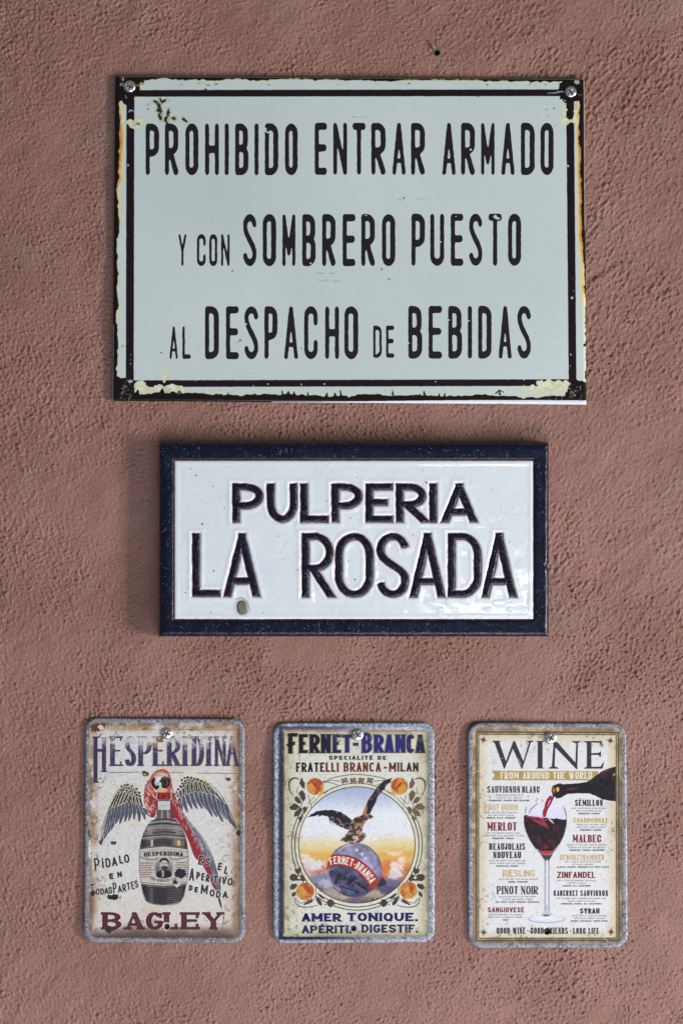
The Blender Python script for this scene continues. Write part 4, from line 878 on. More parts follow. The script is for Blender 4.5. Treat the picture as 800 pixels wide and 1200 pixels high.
cv.text("HESPERIDINA", 169.2, 214.6, 0, 4.9, dict(hx=.75, hy=.5, serif=.35, st=.5, con=False, gap=.75, ry=.4), BLK, path=lambda x: 1003.2 - .0 + 0.0028 * (x - 192) ** 2 - .6)
cv.line([(164.4, 1004), (171, 1006.5), (181, 1007.6), (185, 1005)], .9, (70, 64, 66), 1, smooth=True); cv.line([(220.2, 1003.4), (213, 1006), (203, 1007), (199, 1004.4)], .9, (70, 64, 66), 1, smooth=True)
for k in range(7):
    y = 1011.4 + k * 2.7; 
    x = 164.6
    while x < 179.4 - (k % 3): l = rs.uniform(.6, 2); cv.line([(x, y), (x + l, y)], .9, (104, 62, 60), .85, wob=.2); x += l + .7
    x = 206.6 - (k % 2)
    while x < 219.6: l = rs.uniform(.6, 2); cv.line([(x, y - .4), (x + l, y - .4)], .9, (104, 62, 60), .85, wob=.2); x += l + .7
cv.ell(192, 1018, 9.8, 10.8, (72, 70, 74), .9, soft=2.4); cv.ell(192.4, 1014, 7.2, 7.6, (168, 164, 158), .7, soft=2)
cv.poly([(184, 1028), (183, 1023.4), (188, 1020.4), (192, 1019.5), (198, 1020.4), (201.4, 1023.6), (200, 1027.6), (192, 1029)], (34, 34, 38), smooth=True); cv.poly([(189.6, 1020.6), (192, 1020), (192.4, 1026), (190.4, 1028)], (196, 194, 188)); cv.line([(190.6, 1021.6), (191.4, 1026)], .7, BLK)
cv.ell(192.4, 1013, 4.4, 6.2, (178, 172, 164)); cv.poly([(187.4, 1012), (187.4, 1007.5), (191, 1005.4), (195.6, 1006), (198, 1009.5), (197, 1013.6), (196, 1009.6), (191.6, 1008), (189, 1010)], (44, 42, 46), smooth=True)
cv.poly([(188.8, 1015.6), (192.2, 1014.8), (196.2, 1015.4), (196.4, 1018.6), (193, 1021), (189.8, 1019)], (58, 54, 56), smooth=True, wob=.3); cv.line([(189.6, 1012), (191.4, 1011.8)], .6, BLK); cv.line([(193.6, 1011.8), (195.6, 1012)], .6, BLK); cv.line([(192.4, 1012.6), (192.2, 1014.4)], .4, (100, 92, 90))
cv.text("MS BAGLEY CIA", 177, 207.5, 0, 2.6, dict(hx=.36, hy=.3, gap=.5, ry=.4), (60, 48, 48), path=lambda x: 1032.6 - .0115 * (x - 192) ** 2 + .6)
cv.poly([(166.6, 1038), (192, 1040.4), (217.6, 1038), (215, 1050), (211.4, 1056), (203, 1059.4), (191, 1060.2), (180, 1059.2), (172, 1056), (168.6, 1048)], vgrad((40, 41, 48), 163, 221))
for k in range(8):
    y = 1041 + k * 2.35; q_ = k * .55; cv.line([(196, y + 1.2), (206, y + .8), (214.6 - q_, y - .4)], .7, (116, 104, 94), .75, smooth=True, wob=.2); cv.line([(176, y + .6), (179.4, y + .9)], 1.0, (130, 116, 104), .7); cv.line([(180, y + 1), (196, y + 1.4)], .35, (70, 72, 84), .8)
cv.line(cr([(184.6, 938), (184, 957), (173, 968), (165.4, 987), (163.4, 1012), (166, 1038), (171.8, 1056), (191, 1060.6), (211.6, 1056.6), (218.6, 1036), (221, 1010), (217.5, 981), (208, 962.5), (200.6, 956), (200, 938)], 5), .5, (34, 33, 36), .9)
# words
hw_ = dict(hx=.95, hy=.9, ry=.45, round=True)
INK = (38, 37, 42)
def words(t, pts, st, col=INK):
    for c, (x, y, w, h, an) in zip(t, pts): cv.glyph(c, x, y, w, h, st, (205, 202, 198), .8, an, .6); cv.glyph(c, x, y, w, h, st, col, 1, an)
words("PiDALO", [(111.6, 1020.6, 6.2, 15, -6), (120.4, 1017.6, 1.9, 12, -6), (124.4, 1016.8, 6, 11, -6), (131.8, 1015.4, 6.4, 11, -6), (140.4, 1012.4, 4.8, 10, -7), (146.2, 1011.6, 6.2, 10, -7)], hw_)
words("EN", [(128.8, 1030.6, 5, 7, -8), (138.2, 1028.6, 5.4, 7, -8)], hw_)
words("TODAS", [(105.6, 1048, 6, 12, -2), (112.5, 1048.8, 4.6, 7.5, 0), (118, 1048.6, 4.6, 7.6, -3), (122.8, 1048.2, 5.2, 8, -4), (127.8, 1047.4, 4.2, 8, -4)], dict(hw_, hx=.75, hy=.75))
words("PARTES", [(133.2, 1047, 4.6, 12.6, -6), (138.6, 1046.4, 5, 8.6, -6), (144.4, 1045.2, 4.4, 9, -8), (149.6, 1043.6, 4.4, 9, -10), (154.8, 1042.2, 3.8, 9, -12), (159, 1040.8, 4, 9, -12)], dict(hw_, hx=.75, hy=.75))
words("ESEL", [(232, 1013, 5, 11, 10), (239.6, 1014.4, 5.4, 9.4, 10), (254.6, 1019.4, 4.8, 9, 12), (262.2, 1023.6, 4.6, 9, 14)], hw_)
words("APERITIVO", [(221.4, 1032, 6, 15, 4), (229.8, 1030.6, 4.4, 9, 5), (235.6, 1031.8, 3.9, 9, 6), (240.8, 1033.4, 4.6, 9, 7), (246.9, 1034, 1.7, 9, 8), (249.6, 1034.6, 5, 9, 8), (256.4, 1035.8, 1.7, 9, 8), (259.4, 1036, 5.4, 9, 9), (266, 1037.2, 6, 9, 10)], hw_)
words("DEMODA", [(221, 1043.6, 4.6, 6.6, 6), (227.6, 1045.6, 4.2, 6.6, 7), (235, 1047.6, 8.2, 11.4, 6), (245.4, 1050.4, 6, 8.4, 5), (253, 1052, 5.4, 8.4, 5), (260.4, 1052.4, 6.4, 8.4, 5)], hw_)
bg_ = dict(hx=2.3, hy=1.15, serif=2.2, st=2.0, ry=.5, beak=5.2, bar=.26, con=True)
for c, a, b_ in (('B', 121, 141.6), ('A', 147.4, 167.4), ('G', 172, 190.6), ('L', 193, 208.6), ('E', 213.4, 233.4), ('Y', 239.6, 260.6)):
    cv.glyph(c, a, 1089, b_ - a, 19.6, bg_, (44, 30, 40), 1, 0, .45); cv.glyph(c, a, 1089, b_ - a, 19.6, bg_, (92, 38, 52), 1, 0, -.25)
speckle(cv, .6, .06, 141); age(cv, d - 6, 401, .45)
# rust chips
RB = (78, 58, 48)
cv.poly([(106, 850), (112, 847.6), (125.4, 847), (123, 853), (119.5, 856.6), (113, 857), (107.5, 857)], (84, 58, 54), 1, wob=.9); cv.poly([(116, 849), (121, 850), (122, 855), (117.6, 855.6), (114.5, 853)], (212, 190, 160), 1, wob=.9); cv.line([(116.6, 863), (119.4, 859)], [1.8, .6], (70, 56, 50), 1, wob=.4)
for (x, y, a, b_, c) in ((170.3, 854.2, 2.6, 1.7, (128, 98, 62)), (187.3, 866.4, 4.0, 3.6, (122, 96, 70)), (181.3, 873.3, 3.2, 2.5, (140, 116, 84)), (170.4, 906.6, 4.1, 3.0, (88, 62, 48)), (261.4, 886, 2.2, 3.4, (124, 100, 74)), (268, 913, 2.6, 1.9, (82, 62, 44)), (132.6, 987.6, 3.3, 2.1, (60, 58, 60)), (103.6, 976, 2.6, 4.6, (54, 46, 48)), (109, 1046.2, 3.4, 3.4, (44, 44, 50)), (133, 1051.4, 8.2, 3.0, (38, 40, 46)), (129.4, 1088, 6.6, 2.8, (46, 46, 52)), (128, 1091, 3, 2.4, (46, 46, 52)), (211.2, 1023.6, 6.6, 5.6, (38, 38, 48)), (205.6, 1033.8, 3.0, 2.6, (44, 40, 46)), (279.6, 976.6, 3.4, 3.6, (52, 52, 62)), (258.6, 967.5, .0, 0, RB), (269, 966, .001, 1, RB), (101.6, 1003, .001, 1, RB)):
    if a > .1: cv.ell(x, y, a, b_, c, 1, soft=.3, wob=1.0)
cv.poly([(203.6, 1037), (208.4, 1037.4), (212, 1033), (211, 1037.4), (207, 1040.6)], (200, 196, 188), 1, wob=.5); cv.ell(170.2, 907.4, 1.3, .9, (190, 172, 140), 1, wob=.4); cv.ell(254, 971.4, .8, 1.4, (232, 236, 240), 1); cv.ell(186.6, 865.4, 1.4, 1.2, (176, 160, 130), .9, wob=.4)
cv.poly([(116, 985), (119, 985), (117.6, 989), (117, 990)], SLT); cv.ell(195.4, 1085.6, 5.2, 5.0, (192, 190, 190), .9, wob=.3); cv.ell(195.4, 1085.8, 3.3, 3.3, (48, 26, 24), 1)
for i in range(300):
    x, y = rs.uniform(104, 283), rs.uniform(848, 1100); r_ = rs.choice([.2, .25, .3, .45]); cv.ell(x, y, r_, r_, (82, 74, 72), rs.uniform(.4, .9), soft=.15)
rim_paint(cv, d, 5.0, 151, (128, 133, 142))
img1 = cv.image("poster_print_one", 1.20); m_p1 = print_mat("tin_print_one", img1, .38, .22, 700)
def poster_h(seed, z0, up, wi, hole=None, lipw=4.5):
    def f(X, Y, d):
        u = (X - X.mean()) / 92; v = (Y - Y.mean()) / 130; h = z0 + (.5 * u * u * v - .35 * u * v + .3 * v * v) * (1 if seed % 4 == 1 else -.9) + .5 * (fbm(X, Y, 70, seed, 2) - .5)
        h = h + up * sm(0, 1.6, d) * sm(wi + 2.5, lipw, d) - .5 * sm(1.2, 0, d) + .09 * (fbm(X, Y, 3, seed + 1, 2) - .5) * sm(wi + 3, wi - 2, d)
        if hole: h = h - 1.6 * sm(3.6, 2.6, np.hypot(X - hole[0], Y - hole[1]))
        return h
    return f
p1 = thing("tin_poster", "cream tin poster of a red macaw spreading its wings behind a barrel-shaped bottle", "poster", 193, 972, CG)
relief_plate("plate", (99, 841.2, 287, 1104.4), 14.5, 1.25, poster_h(161, 2.6, .55, 6.0, (195.4, 1085.8), 3.6), .9, m_p1, p1, cv, [(100.0, 841.0), (286.6, 842.4), (287.2, 1104.6), (98.2, 1103.8)])
screw(195.2, 859.6, 2.9, 6.9, 20, p1, (.15, -.1))

# ---------------- poster two
B2 = [(320.0, 846.8), (508.6, 846.4), (509.2, 1104.0), (319.8, 1105.4)]
cv = Canvas(316, 843, 513, 1109, 6); X, Y = cv.X, cv.Y; d = poster_base(cv, None, B2, (203, 206, 196), None, 1)
din = np.minimum(np.minimum(X - 332, 501 - X), np.minimum(Y - 856, 1097 - Y))
cv.a[:] = lerp(cv.a, C3((170, 164, 128)), (sm(20, -2, din + 14 * (fbm(X, Y, 30, 171) - .5)) * .6)[..., None])
cv.a[:] = lerp(cv.a, C3((150, 146, 118)), (sm(10, 0, din) * .5 * sm(.4, .6, vn(X, Y, 8, 173)))[..., None])
MIR = lambda p: (836.6 - p[0],) + tuple(p[1:])
# round picture
CX, CY, R = 418.0, 990.2, 68.0
rr = np.hypot(X - CX, Y - CY); t = np.clip((Y - 922) / 136, 0, 1); fb = fbm(X, Y, 26, 181, 5); fb2 = fbm(X + 40, Y, 14, 183, 4)
sky = lerp(C3((160, 172, 204)), C3((214, 220, 226)), sm(.0, .26, t + .06 * (fb - .5))[..., None])
sky = lerp(sky, C3((212, 200, 152)), sm(.38, .52, t + .16 * (fb - .5))[..., None]); sky = lerp(sky, C3((208, 166, 86)), sm(.50, .60, t + .14 * (fb - .5))[..., None]); sky = lerp(sky, C3((190, 112, 66)), sm(.60, .72, t + .14 * (fb2 - .5))[..., None])
sky = lerp(sky, C3((196, 198, 208)), (sm(.56, .66, fb) * sm(.55, .66, t) * .9)[..., None]); sky = lerp(sky, C3((120, 112, 134)), (sm(.72, .86, t + .22 * (fb2 - .5)))[..., None]); sky = lerp(sky, C3((178, 158, 132)), (sm(.54, .64, fb2) * sm(.84, .92, t) * .85)[..., None]); sky = lerp(sky, C3((60, 60, 86)), (sm(.52, .42, fb) * sm(.80, .9, t) * .8)[..., None])
m_ = (rr < R) ; cv.a[m_] = sky[m_]
for (x, y, a, b_, c) in ((360, 1008, 8, 5, (214, 214, 216)), (366, 1015, 11, 7, (206, 206, 212)), (356, 1003, 5, 3, (222, 222, 222)), (376, 1012, 7, 4, (210, 206, 206)), (464, 1016, 8, 6, (224, 222, 222)), (462, 1024, 9, 7, (214, 210, 212)), (470, 1008, 5, 4, (220, 212, 196)), (461, 1000, 7, 3, (222, 214, 196)), (371, 1021.6, 7, 2.6, (200, 96, 58)), (452, 1018, 4, 9, (206, 116, 66)), (372, 1030, 9, 5, (120, 136, 150)), (384, 1035, 10, 5, (176, 180, 196)), (378, 1043, 7, 5, (72, 78, 122)), (389, 1046, 9, 6, (168, 152, 138)), (402, 1052, 10, 4, (178, 160, 128)), (388, 1051, 6, 3, (196, 180, 150)), (458, 1035, 12, 4, (92, 92, 124)), (446, 1034, 6, 5, (34, 30, 40)), (437, 1048, 12, 5, (176, 162, 132)), (428, 1053, 8, 3, (150, 120, 100)), (453, 1043, 7, 4, (72, 74, 110)), (413, 1055, 14, 3, (90, 88, 100))):
    if math.hypot(x - CX, y - CY) + min(a, b_) < R + 2: cv.ell(x, y, a, b_, c, .8, soft=1.3, wob=1.8)
# globe
gx_, gy_, gr = 415.0, 1019.5, 32.0
def globe(X, Y):
    u = (X - gx_) / gr; v = (Y - gy_) / gr; n_ = fbm(X, Y, 9, 191, 3); s_ = 1.02 - .2 * (u * u + v * v) + .75 * (n_ - .5); return C3((142, 138, 170))[None, None] * s_[..., None]
cv.ell(gx_, gy_, gr, gr, globe); bandc = cr([(383.4, 1011), (392, 1008), (404, 1008.6), (416, 1012.6), (427, 1020.6), (435, 1030), (440, 1039)], 6)
low = [(383, 1014)] + [p for p in bandc] + [(436, 1041), (428, 1049), (415, 1052), (402, 1049), (391, 1041), (384, 1028)]
cv.poly(low, lambda X, Y: C3((76, 78, 108))[None, None] * (.45 + 1.0 * fbm(X, Y, 7, 193, 3))[..., None], .95, soft=.4)
cv.line(cr([(386, 1016), (384, 1024), (389, 1036), (398, 1043)], 5), 2.2, (190, 178, 190), .6, soft=.8)
keep_ = cv.a.copy(); cv.line(bandc, 13.6, (60, 34, 40)); cv.line(bandc, 12.6, lambda X, Y: C3((160, 54, 44))[None, None] * (.82 + .36 * fbm(X, Y, 6, 195, 3))[..., None])
L = [0]
for i in range(1, len(bandc)): L.append(L[-1] + math.dist(bandc[i], bandc[i - 1]))
def along(s_):
    i = min(max(np.searchsorted(L, s_), 1), len(L) - 1); t_ = (s_ - L[i - 1]) / (L[i] - L[i - 1]); a, b_ = bandc[i - 1], bandc[i]
    return a[0] + (b_[0] - a[0]) * t_, a[1] + (b_[1] - a[1]) * t_, math.degrees(math.atan2(b_[1] - a[1], b_[0] - a[0]))
s0 = 3.0; tx = "FERNET-BRANCA"; stp_ = (L[-1] - 6.5) / 12.3
for c in tx:
    w = stp_ * (.45 if c == '-' else .74); x, y, an = along(s0 + w / 2); a_ = math.radians(an); hgt = 9.0
    ox, oy = x - w / 2 * math.cos(a_) - hgt / 2 * math.sin(a_), y - w / 2 * math.sin(a_) + hgt / 2 * math.cos(a_)
    cv.glyph(c, ox, oy, w, hgt, dict(hx=.72, hy=.72, ry=.3), (218, 214, 206), 1, an); s0 += w + stp_ * (.2 if c != '-' else .2)
og = np.hypot(X - gx_, Y - gy_) > gr + .3; cv.a[og] = keep_[og]; del keep_
# signature on the globe
for p in ([(388, 1022), (390, 1021), (392, 1023)], [(397, 1024), (394, 1030), (393, 1036), (395, 1033), (399, 1025), (401, 1027), (398, 1031)], [(402, 1031), (404, 1027), (405, 1031), (407, 1029)], [(411, 1026), (408, 1036), (410, 1034), (415, 1027), (417, 1030), (412, 1032), (417, 1034), (413, 1039)], [(418, 1036), (420, 1034), (420, 1038), (423, 1036), (423, 1040), (425, 1038), (427, 1042), (429, 1040), (430, 1045), (433, 1043), (434, 1046)], [(398, 1038), (403, 1040), (409, 1041.6)], [(410, 1042), (417, 1044.5), (425, 1046)]):
    cv.line(p, [1.5, .9], (24, 22, 34), .95, smooth=True, wob=.3)
for (x, y) in ((424, 1001), (418, 996), (428, 1006)):
    for a in range(0, 360, 72): cv.line([(x, y), (x + 2.6 * math.cos(math.radians(a)), y + 2.6 * math.sin(math.radians(a)))], [1.3, .3], (216, 220, 232), .85)
cv.line(cr([(396, 997), (404, 992), (412, 990)], 4), 2, (190, 188, 214), .6, soft=.7)
cv.line(cr([(gx_ + gr * math.cos(math.radians(a)), gy_ + gr * math.sin(math.radians(a))) for a in range(-70, 40, 12)], 4), .7, (84, 78, 110), .8)
# rings and ornament
OL = (66, 60, 58)
def arcl(r, a0, a1, w, col=OL):
    cv.line([(CX + r * math.cos(math.radians(a)), CY + r * math.sin(math.radians(a))) for a in np.linspace(a0, a1, 60)], w, col)
arcl(R + 1.6, 0, 360, 3.0, (206, 204, 180)); arcl(R + .2, 0, 360, 1.0)
for a0, a1 in ((-38, 38), (142, 218), (52, 128)): arcl(R + 4.6, a0, a1, 1.2); arcl(R + 8.4, a0 + 3, a1 - 3, 1.1)
arcl(R + 4.4, 232, 308, .9); 
cv.line(cr([(384, 913.6), (396, 910), (418, 907.6), (440, 910), (452, 913.4)], 6), .8, OL); cv.line([(377, 916), (390, 914.4), (399, 916)], .7, OL, 1, smooth=True); cv.line([MIR((377, 916)), MIR((390, 914.4)), MIR((399, 916))], .7, OL, 1, smooth=True)
def both(f):
    f(lambda p: tuple(p)); f(MIR)
OLV = (112, 98, 76)
for x in (403.4, 413.4): 
    for m in ((lambda p: p), MIR):
        for (dx, dy, r_) in ((-2.2, -1.6, 1.9), (1.6, -2.2, 1.9), (2.6, .8, 1.7), (-1.4, 1.6, 2.0), (0, 0, 2.2)):
            px, py = m((x + dx, 915 + dy)); cv.ell(px, py, r_, r_ * .85, OLV, 1, wob=.4)
LEAVES = [[(353.6, 910.4), (350.6, 917.6), (353, 922.4), (356.8, 924.6), (357.4, 918.4), (355, 914)], [(350, 928.6), (354, 925.8), (357.4, 930), (357.8, 936), (355, 940), (352.6, 936), (350.6, 932)], [(345, 934.2), (348.4, 933.4), (352, 937), (353, 941.6), (349, 941.4), (345.6, 938)], [(338.8, 946.4), (344, 941), (348, 942.4), (351.4, 945.6), (347, 949.2), (341.6, 949.4)], [(344, 957.4), (345, 952), (350, 947.6), (353.4, 946), (353, 952), (348, 956.4)], [(355, 946.4), (358, 944.6), (360, 948), (358, 952.6), (355.4, 953.6)], [(349.2, 958), (355.4, 955.2), (354, 960), (351.6, 964.4)]]
LOWL = [[(344.6, 1018.4), (348.4, 1018.6), (352, 1015.6), (353.2, 1020), (350.6, 1024.6), (346.6, 1023.4)], [(339, 1027.6), (341.6, 1024.2), (347, 1024.6), (350, 1027), (354, 1024.4), (358, 1030), (357, 1032.6), (350, 1032), (343, 1032.4), (340, 1031)], [(339, 1040.6), (341.6, 1036), (347, 1035.4), (348.6, 1038), (345, 1042), (341, 1042.6)], [(341.6, 1050), (343, 1046), (347, 1044.6), (346.4, 1049), (343, 1051.4)], [(355.4, 1060), (360, 1056.4), (366, 1052.6), (366.6, 1056.4), (362, 1059), (357, 1060.6)], [(369.6, 1049.4), (373.6, 1052), (377.6, 1058), (377, 1061.6), (373.4, 1060), (370.4, 1055.6)], [(370.6, 1046), (376, 1048.4), (380.4, 1051.4), (379.6, 1054), (375, 1051.6)], [(383, 1056.4), (386, 1053.6), (390, 1054.6), (390.6, 1058), (393.6, 1059.4), (390, 1060.6), (388, 1063.6), (385, 1062), (382.4, 1059.4)]]
for m, c in ((lambda p: p, (70, 62, 58)), (MIR, (98, 86, 66))):
    cv.line([m(p) for p in ((343.4, 933), (339.6, 926), (338.8, 918), (341.6, 913), (346.6, 911.8), (350.8, 913.4))], [.6, 2.4, 1.0], c, 1, smooth=True)
    for p in LEAVES: cv.poly([m(q_) for q_ in p], c, 1, smooth=False, wob=.3)
    for p in ([(357.6, 933), (352, 945), (346, 953)], [(349, 922), (348, 927), (349, 931)], [(361, 932), (363, 940), (364.6, 947)], [(368, 934), (360, 942)], [(372, 935), (364, 943)], [(356, 948), (351, 960)], [(378, 916), (386, 917), (396, 920)], [(380, 930), (388, 924), (396, 921.6)], [(376, 918.6), (385, 915.6)]): cv.line([m(q_) for q_ in p], .7, c, 1, smooth=True)
for m, c in ((lambda p: p, (72, 62, 56)), (MIR, (66, 56, 50))):
    for p in LOWL: cv.poly([m(q_) for q_ in p], c, 1, wob=.3)
    cv.line([m(p) for p in ((345.4, 1052), (346.4, 1058), (352, 1062.4), (362, 1063), (371.6, 1060.8))], [.8, 1.2, .8], c, 1, smooth=True); cv.line([m(p) for p in ((347, 1053), (351, 1058), (358, 1057), (364, 1052))], .8, c, 1, smooth=True)
    cv.line([m(p) for p in ((369.6, 1035), (369.8, 1048), (368, 1055))], .8, c, .9, smooth=True); px, py = m((350.4, 1028.6)); cv.ell(px, py, 1.8, 1.5, (206, 204, 184)); px, py = m((381, 1060)); cv.ell(px, py, .9, .9, c)
def fruit(cx, cy, r_, flip, style):
    s_ = -1 if flip else 1
    cv.ell(cx, cy, r_ + .8, r_ + .6, (178, 126, 66), .9); 
    cv.ell(cx, cy, r_, r_, lambda X, Y: lerp(C3((196, 146, 68)), C3((162, 78, 48)), (sm(.35, .7, fbm(X, Y, 5, 197, 3) + .12 * ((X - cx) * s_ - (Y - cy)) / r_))[..., None]))
    if style: 
        cv.poly([(cx - 3.5 * s_, cy - 5), (cx + 1 * s_, cy - 3), (cx + 4.5 * s_, cy + 4), (cx + 2 * s_, cy + 2.4), (cx - 2 * s_, cy - 1)], (160, 46, 40), .9, smooth=True); cv.poly([(cx + 5 * s_, cy + 6), (cx + 10 * s_, cy + 3), (cx + 9 * s_, cy + 8), (cx + 6 * s_, cy + 12), (cx + 3 * s_, cy + 8)], (206, 156, 66), 1, wob=.4)
        cv.line([(cx - 6 * s_, cy + 3), (cx - 1 * s_, cy + 1), (cx + 4 * s_, cy + 5)], .5, (168, 100, 44), .8, smooth=True)
    else:
        cv.poly([(cx + 1, cy - 8), (cx + 5, cy - 3), (cx + 4, cy + 3), (cx + 2, cy)], (162, 58, 42), .8, smooth=True); cv.line([(cx, cy - 8), (cx + 1.6, cy), (cx - 1, cy + 8)], .6, (120, 66, 40), .8, smooth=True); cv.line([(cx - 5, cy - 5), (cx - 4, cy + 4)], .5, (150, 90, 44), .6)
fruit(369.2, 921.6, 9.4, False, 1); fruit(467.8, 921.2, 9.4, True, 1); fruit(357.6, 1044.6, 9.8, False, 0); fruit(478.2, 1043.2, 9.6, True, 0)
# eagle
EG = lambda X, Y: lerp(C3((38, 36, 42)), C3((96, 84, 80)), sm(.55, .75, fbm(X, Y, 4.5, 199, 3))[..., None])
cv.poly([(360, 958), (364, 954.4), (370, 951), (380, 949.2), (390, 949.2), (399, 951.4), (406, 956), (412, 961), (416, 966), (412, 974), (405, 971.6), (397, 968), (389, 963), (384, 957), (378, 955.6), (372, 957), (374.4, 954.8), (368, 956.4)], EG, 1, wob=.4)
for i in range(8): x = 386 + i * 3.4; cv.line([(x, 958 + i * .6), (x + 1.4, 966 + i * .9)], [1.4, .4], (30, 30, 36), .9)
for i in range(44): x = rs.uniform(383, 412); y = 953 + (x - 383) * .45 + rs.uniform(0, 8); cv.line([(x, y), (x + 1, y + 1.4)], .6, (168, 150, 146), .75, wob=.3)
cv.poly([(423, 958), (427, 947), (431, 938), (437, 929), (443, 921), (450, 914.6), (459.6, 911.6), (457, 916), (452, 920.6), (450, 925), (446, 927.6), (442, 932), (441, 939), (437, 946), (433.6, 953), (431, 958)], EG, 1, wob=.4); cv.poly([(422.6, 958), (427, 947), (430, 941), (430, 949), (427.6, 957)], (178, 132, 82), .9, soft=.5); cv.line([(431, 938), (437, 930), (441, 926)], .8, (130, 70, 80), .7)
for i in range(9): t_ = i / 8; cv.line([(lerp(434, 449, t_), lerp(944, 918, t_)), (lerp(440, 455, t_), lerp(936, 918, t_))], [.4, .9], (26, 26, 32), .8)
cv.poly([(411, 963), (417, 957.6), (424, 955), (431, 953.6), (437.6, 956.4), (436, 958.6), (431.4, 960), (427.6, 964), (425, 970), (424, 975.4), (419, 977), (413, 975.6), (409, 970.6)], lambda X, Y: lerp(C3((150, 118, 92)), C3((58, 48, 50)), sm(.42, .62, fbm(X, Y, 3.4, 203, 3))[..., None]), 1, wob=.5)
cv.poly([(412, 973), (423, 974), (427.6, 976.6), (429, 980.6), (425, 985.6), (420, 987.6), (413, 989.6), (408, 987), (403, 986), (398.4, 984.6), (404, 978.6), (408, 974)], lambda X, Y: lerp(C3((66, 54, 56)), C3((186, 152, 130)), sm(.44, .66, fbm(X, Y, 3.2, 205, 3))[..., None]), 1, wob=.5)
for i in range(7): cv.line([(406 + i * 1.6, 980), (399 + i * 2.2, 986 + i * .6)], [1.2, .3], (40, 36, 40), .9)
cv.ell(416, 981.6, 3.4, 2.2, (204, 176, 140), .9, soft=.5, wob=.6); cv.line([(434, 957), (438.6, 957.6)], [1, .3], (70, 60, 54)); cv.ell(433, 956.4, .6, .5, BLK); cv.ell(427.6, 978.6, 2.0, 1.5, (150, 146, 156), .8, wob=.5)
# title
def blues(x0, x1):
    def f(X, Y):
        u = (X - x0) / (x1 - x0); c = lerp(C3((24, 24, 34)), C3((38, 42, 112)), sm(.15, .5, u + .25 * (fbm(X, Y, 12, 207) - .5))[..., None]); return lerp(c, C3((24, 30, 64)), sm(.8, 1.0, u)[..., None])
    return f
fb_ = dict(hx=2.5, hy=1.75, ry=.34, bar=.36, serif=.5, st=1.3, beak=3.0)
bcol = blues(337, 498)
for c, a, b_, yt, yb in (('F', 337.6, 348.4, 859.6, 883), ('E', 350.2, 360.6, 860.4, 882.6), ('R', 362.6, 374.6, 860.4, 882.6), ('N', 376, 387.4, 860.4, 882.6), ('E', 389.6, 399.6, 860.6, 882.4), ('T', 400.6, 412.6, 860.8, 882), ('-', 413.6, 419.6, 862, 880), ('B', 423.6, 435.8, 858.4, 882.4), ('R', 437.8, 449.4, 860.8, 882.2), ('A', 450.4, 461.2, 860.8, 882.2), ('N', 463, 474.8, 860.8, 882.2), ('C', 476, 485.4, 860.8, 882.4), ('A', 486.6, 497.6, 861, 882.4)):
    cv.glyph(c, a, yb, b_ - a, yb - yt, fb_, (150, 134, 84), .7, 0, .7); cv.glyph(c, a, yb, b_ - a, yb - yt, fb_, bcol)
cv.poly([(335, 872), (340, 870), (345, 873), (341, 876), (337, 875)], bcol, wob=.4); cv.poly([(336, 861), (340, 859), (349, 859), (347, 863), (338, 863)], bcol, wob=.3)
cv.text("SPECIALITÉ DE", 385.2, 452.4, 885.6, 890.4, dict(hx=.85, hy=.55, ry=.5, gap=1.5), (30, 28, 32))
def brn(X, Y):
    u = (X - 346) / 144; return lerp(lerp(C3((26, 22, 24)), C3((100, 46, 38)), sm(.05, .4, u)[..., None]), C3((54, 30, 36)), sm(.7, 1, u)[..., None])
fr = dict(hx=1.15, hy=1.0, ry=.35, gap=1.35, serif=.35, st=.8, beak=1.4)
cv.text("FRATELLI", 346.8, 396.8, 893.6, 904.6, fr, brn); cv.text("BRANCA", 402.4, 446.2, 893.4, 904.4, fr, brn); cv.glyph('-', 449.4, 903.6, 4, 9, fr, brn); cv.text("MILAN", 455.6, 490, 893.6, 904.2, fr, brn)
bl_ = dict(hx=1.75, hy=1.15, ry=.5, gap=1.5, serif=.4, st=1.0, beak=1.6)
nb = lambda X, Y: lerp(C3((26, 30, 84)), C3((20, 20, 44)), sm(.4, .6, fbm(X, Y, 14, 209, 2))[..., None])
cv.text("AMER", 353.6, 399.6, 1070.2, 1080, bl_, nb); cv.text("TONIQUE.", 406.6, 489.4, 1069.6, 1079.6, bl_, nb)
ap = dict(bl_, hx=1.35, hy=1.05, gap=1.2); cv.text("APÉRITIF", 353.6, 416.6, 1084.4, 1093.8, ap, nb); cv.text("DIGESTIF.", 423.4, 489.4, 1083.4, 1093, ap, nb)
cv.line([(373, 1096.6), (412, 1097), (440, 1096.2), (470, 1096.6)], .4, (110, 100, 84), .5, wob=.3); cv.ell(419, 1096.2, 2.0, 1, (120, 112, 98), .6, wob=.5)
speckle(cv, .45, .06, 211); age(cv, din, 411, .4, (112, 106, 84))
cv.a[:] = lerp(cv.a, C3((84, 30, 48)), (sm(1.1, .2, np.abs(X - 332.4)) * sm(856, 862, Y) * sm(1098, 1090, Y) * .8)[..., None]); cv.a[:] = lerp(cv.a, C3((104, 40, 62)), (sm(1.3, .2, np.abs(X - 502.6)) * sm(1098, 1085, Y) * sm(850, 870, Y) * .7)[..., None])
cv.a[:] = lerp(cv.a, C3((96, 46, 60)), (sm(.9, .2, np.abs(Y - 856.6)) * sm(332, 336, X) * sm(500, 492, X) * .6)[..., None])
cv.ell(413.6, 1087.6, 5.0, 4.8, (176, 178, 196), .85, wob=.3); cv.ell(413.8, 1087.9, 3.2, 3.2, (44, 22, 22), 1)
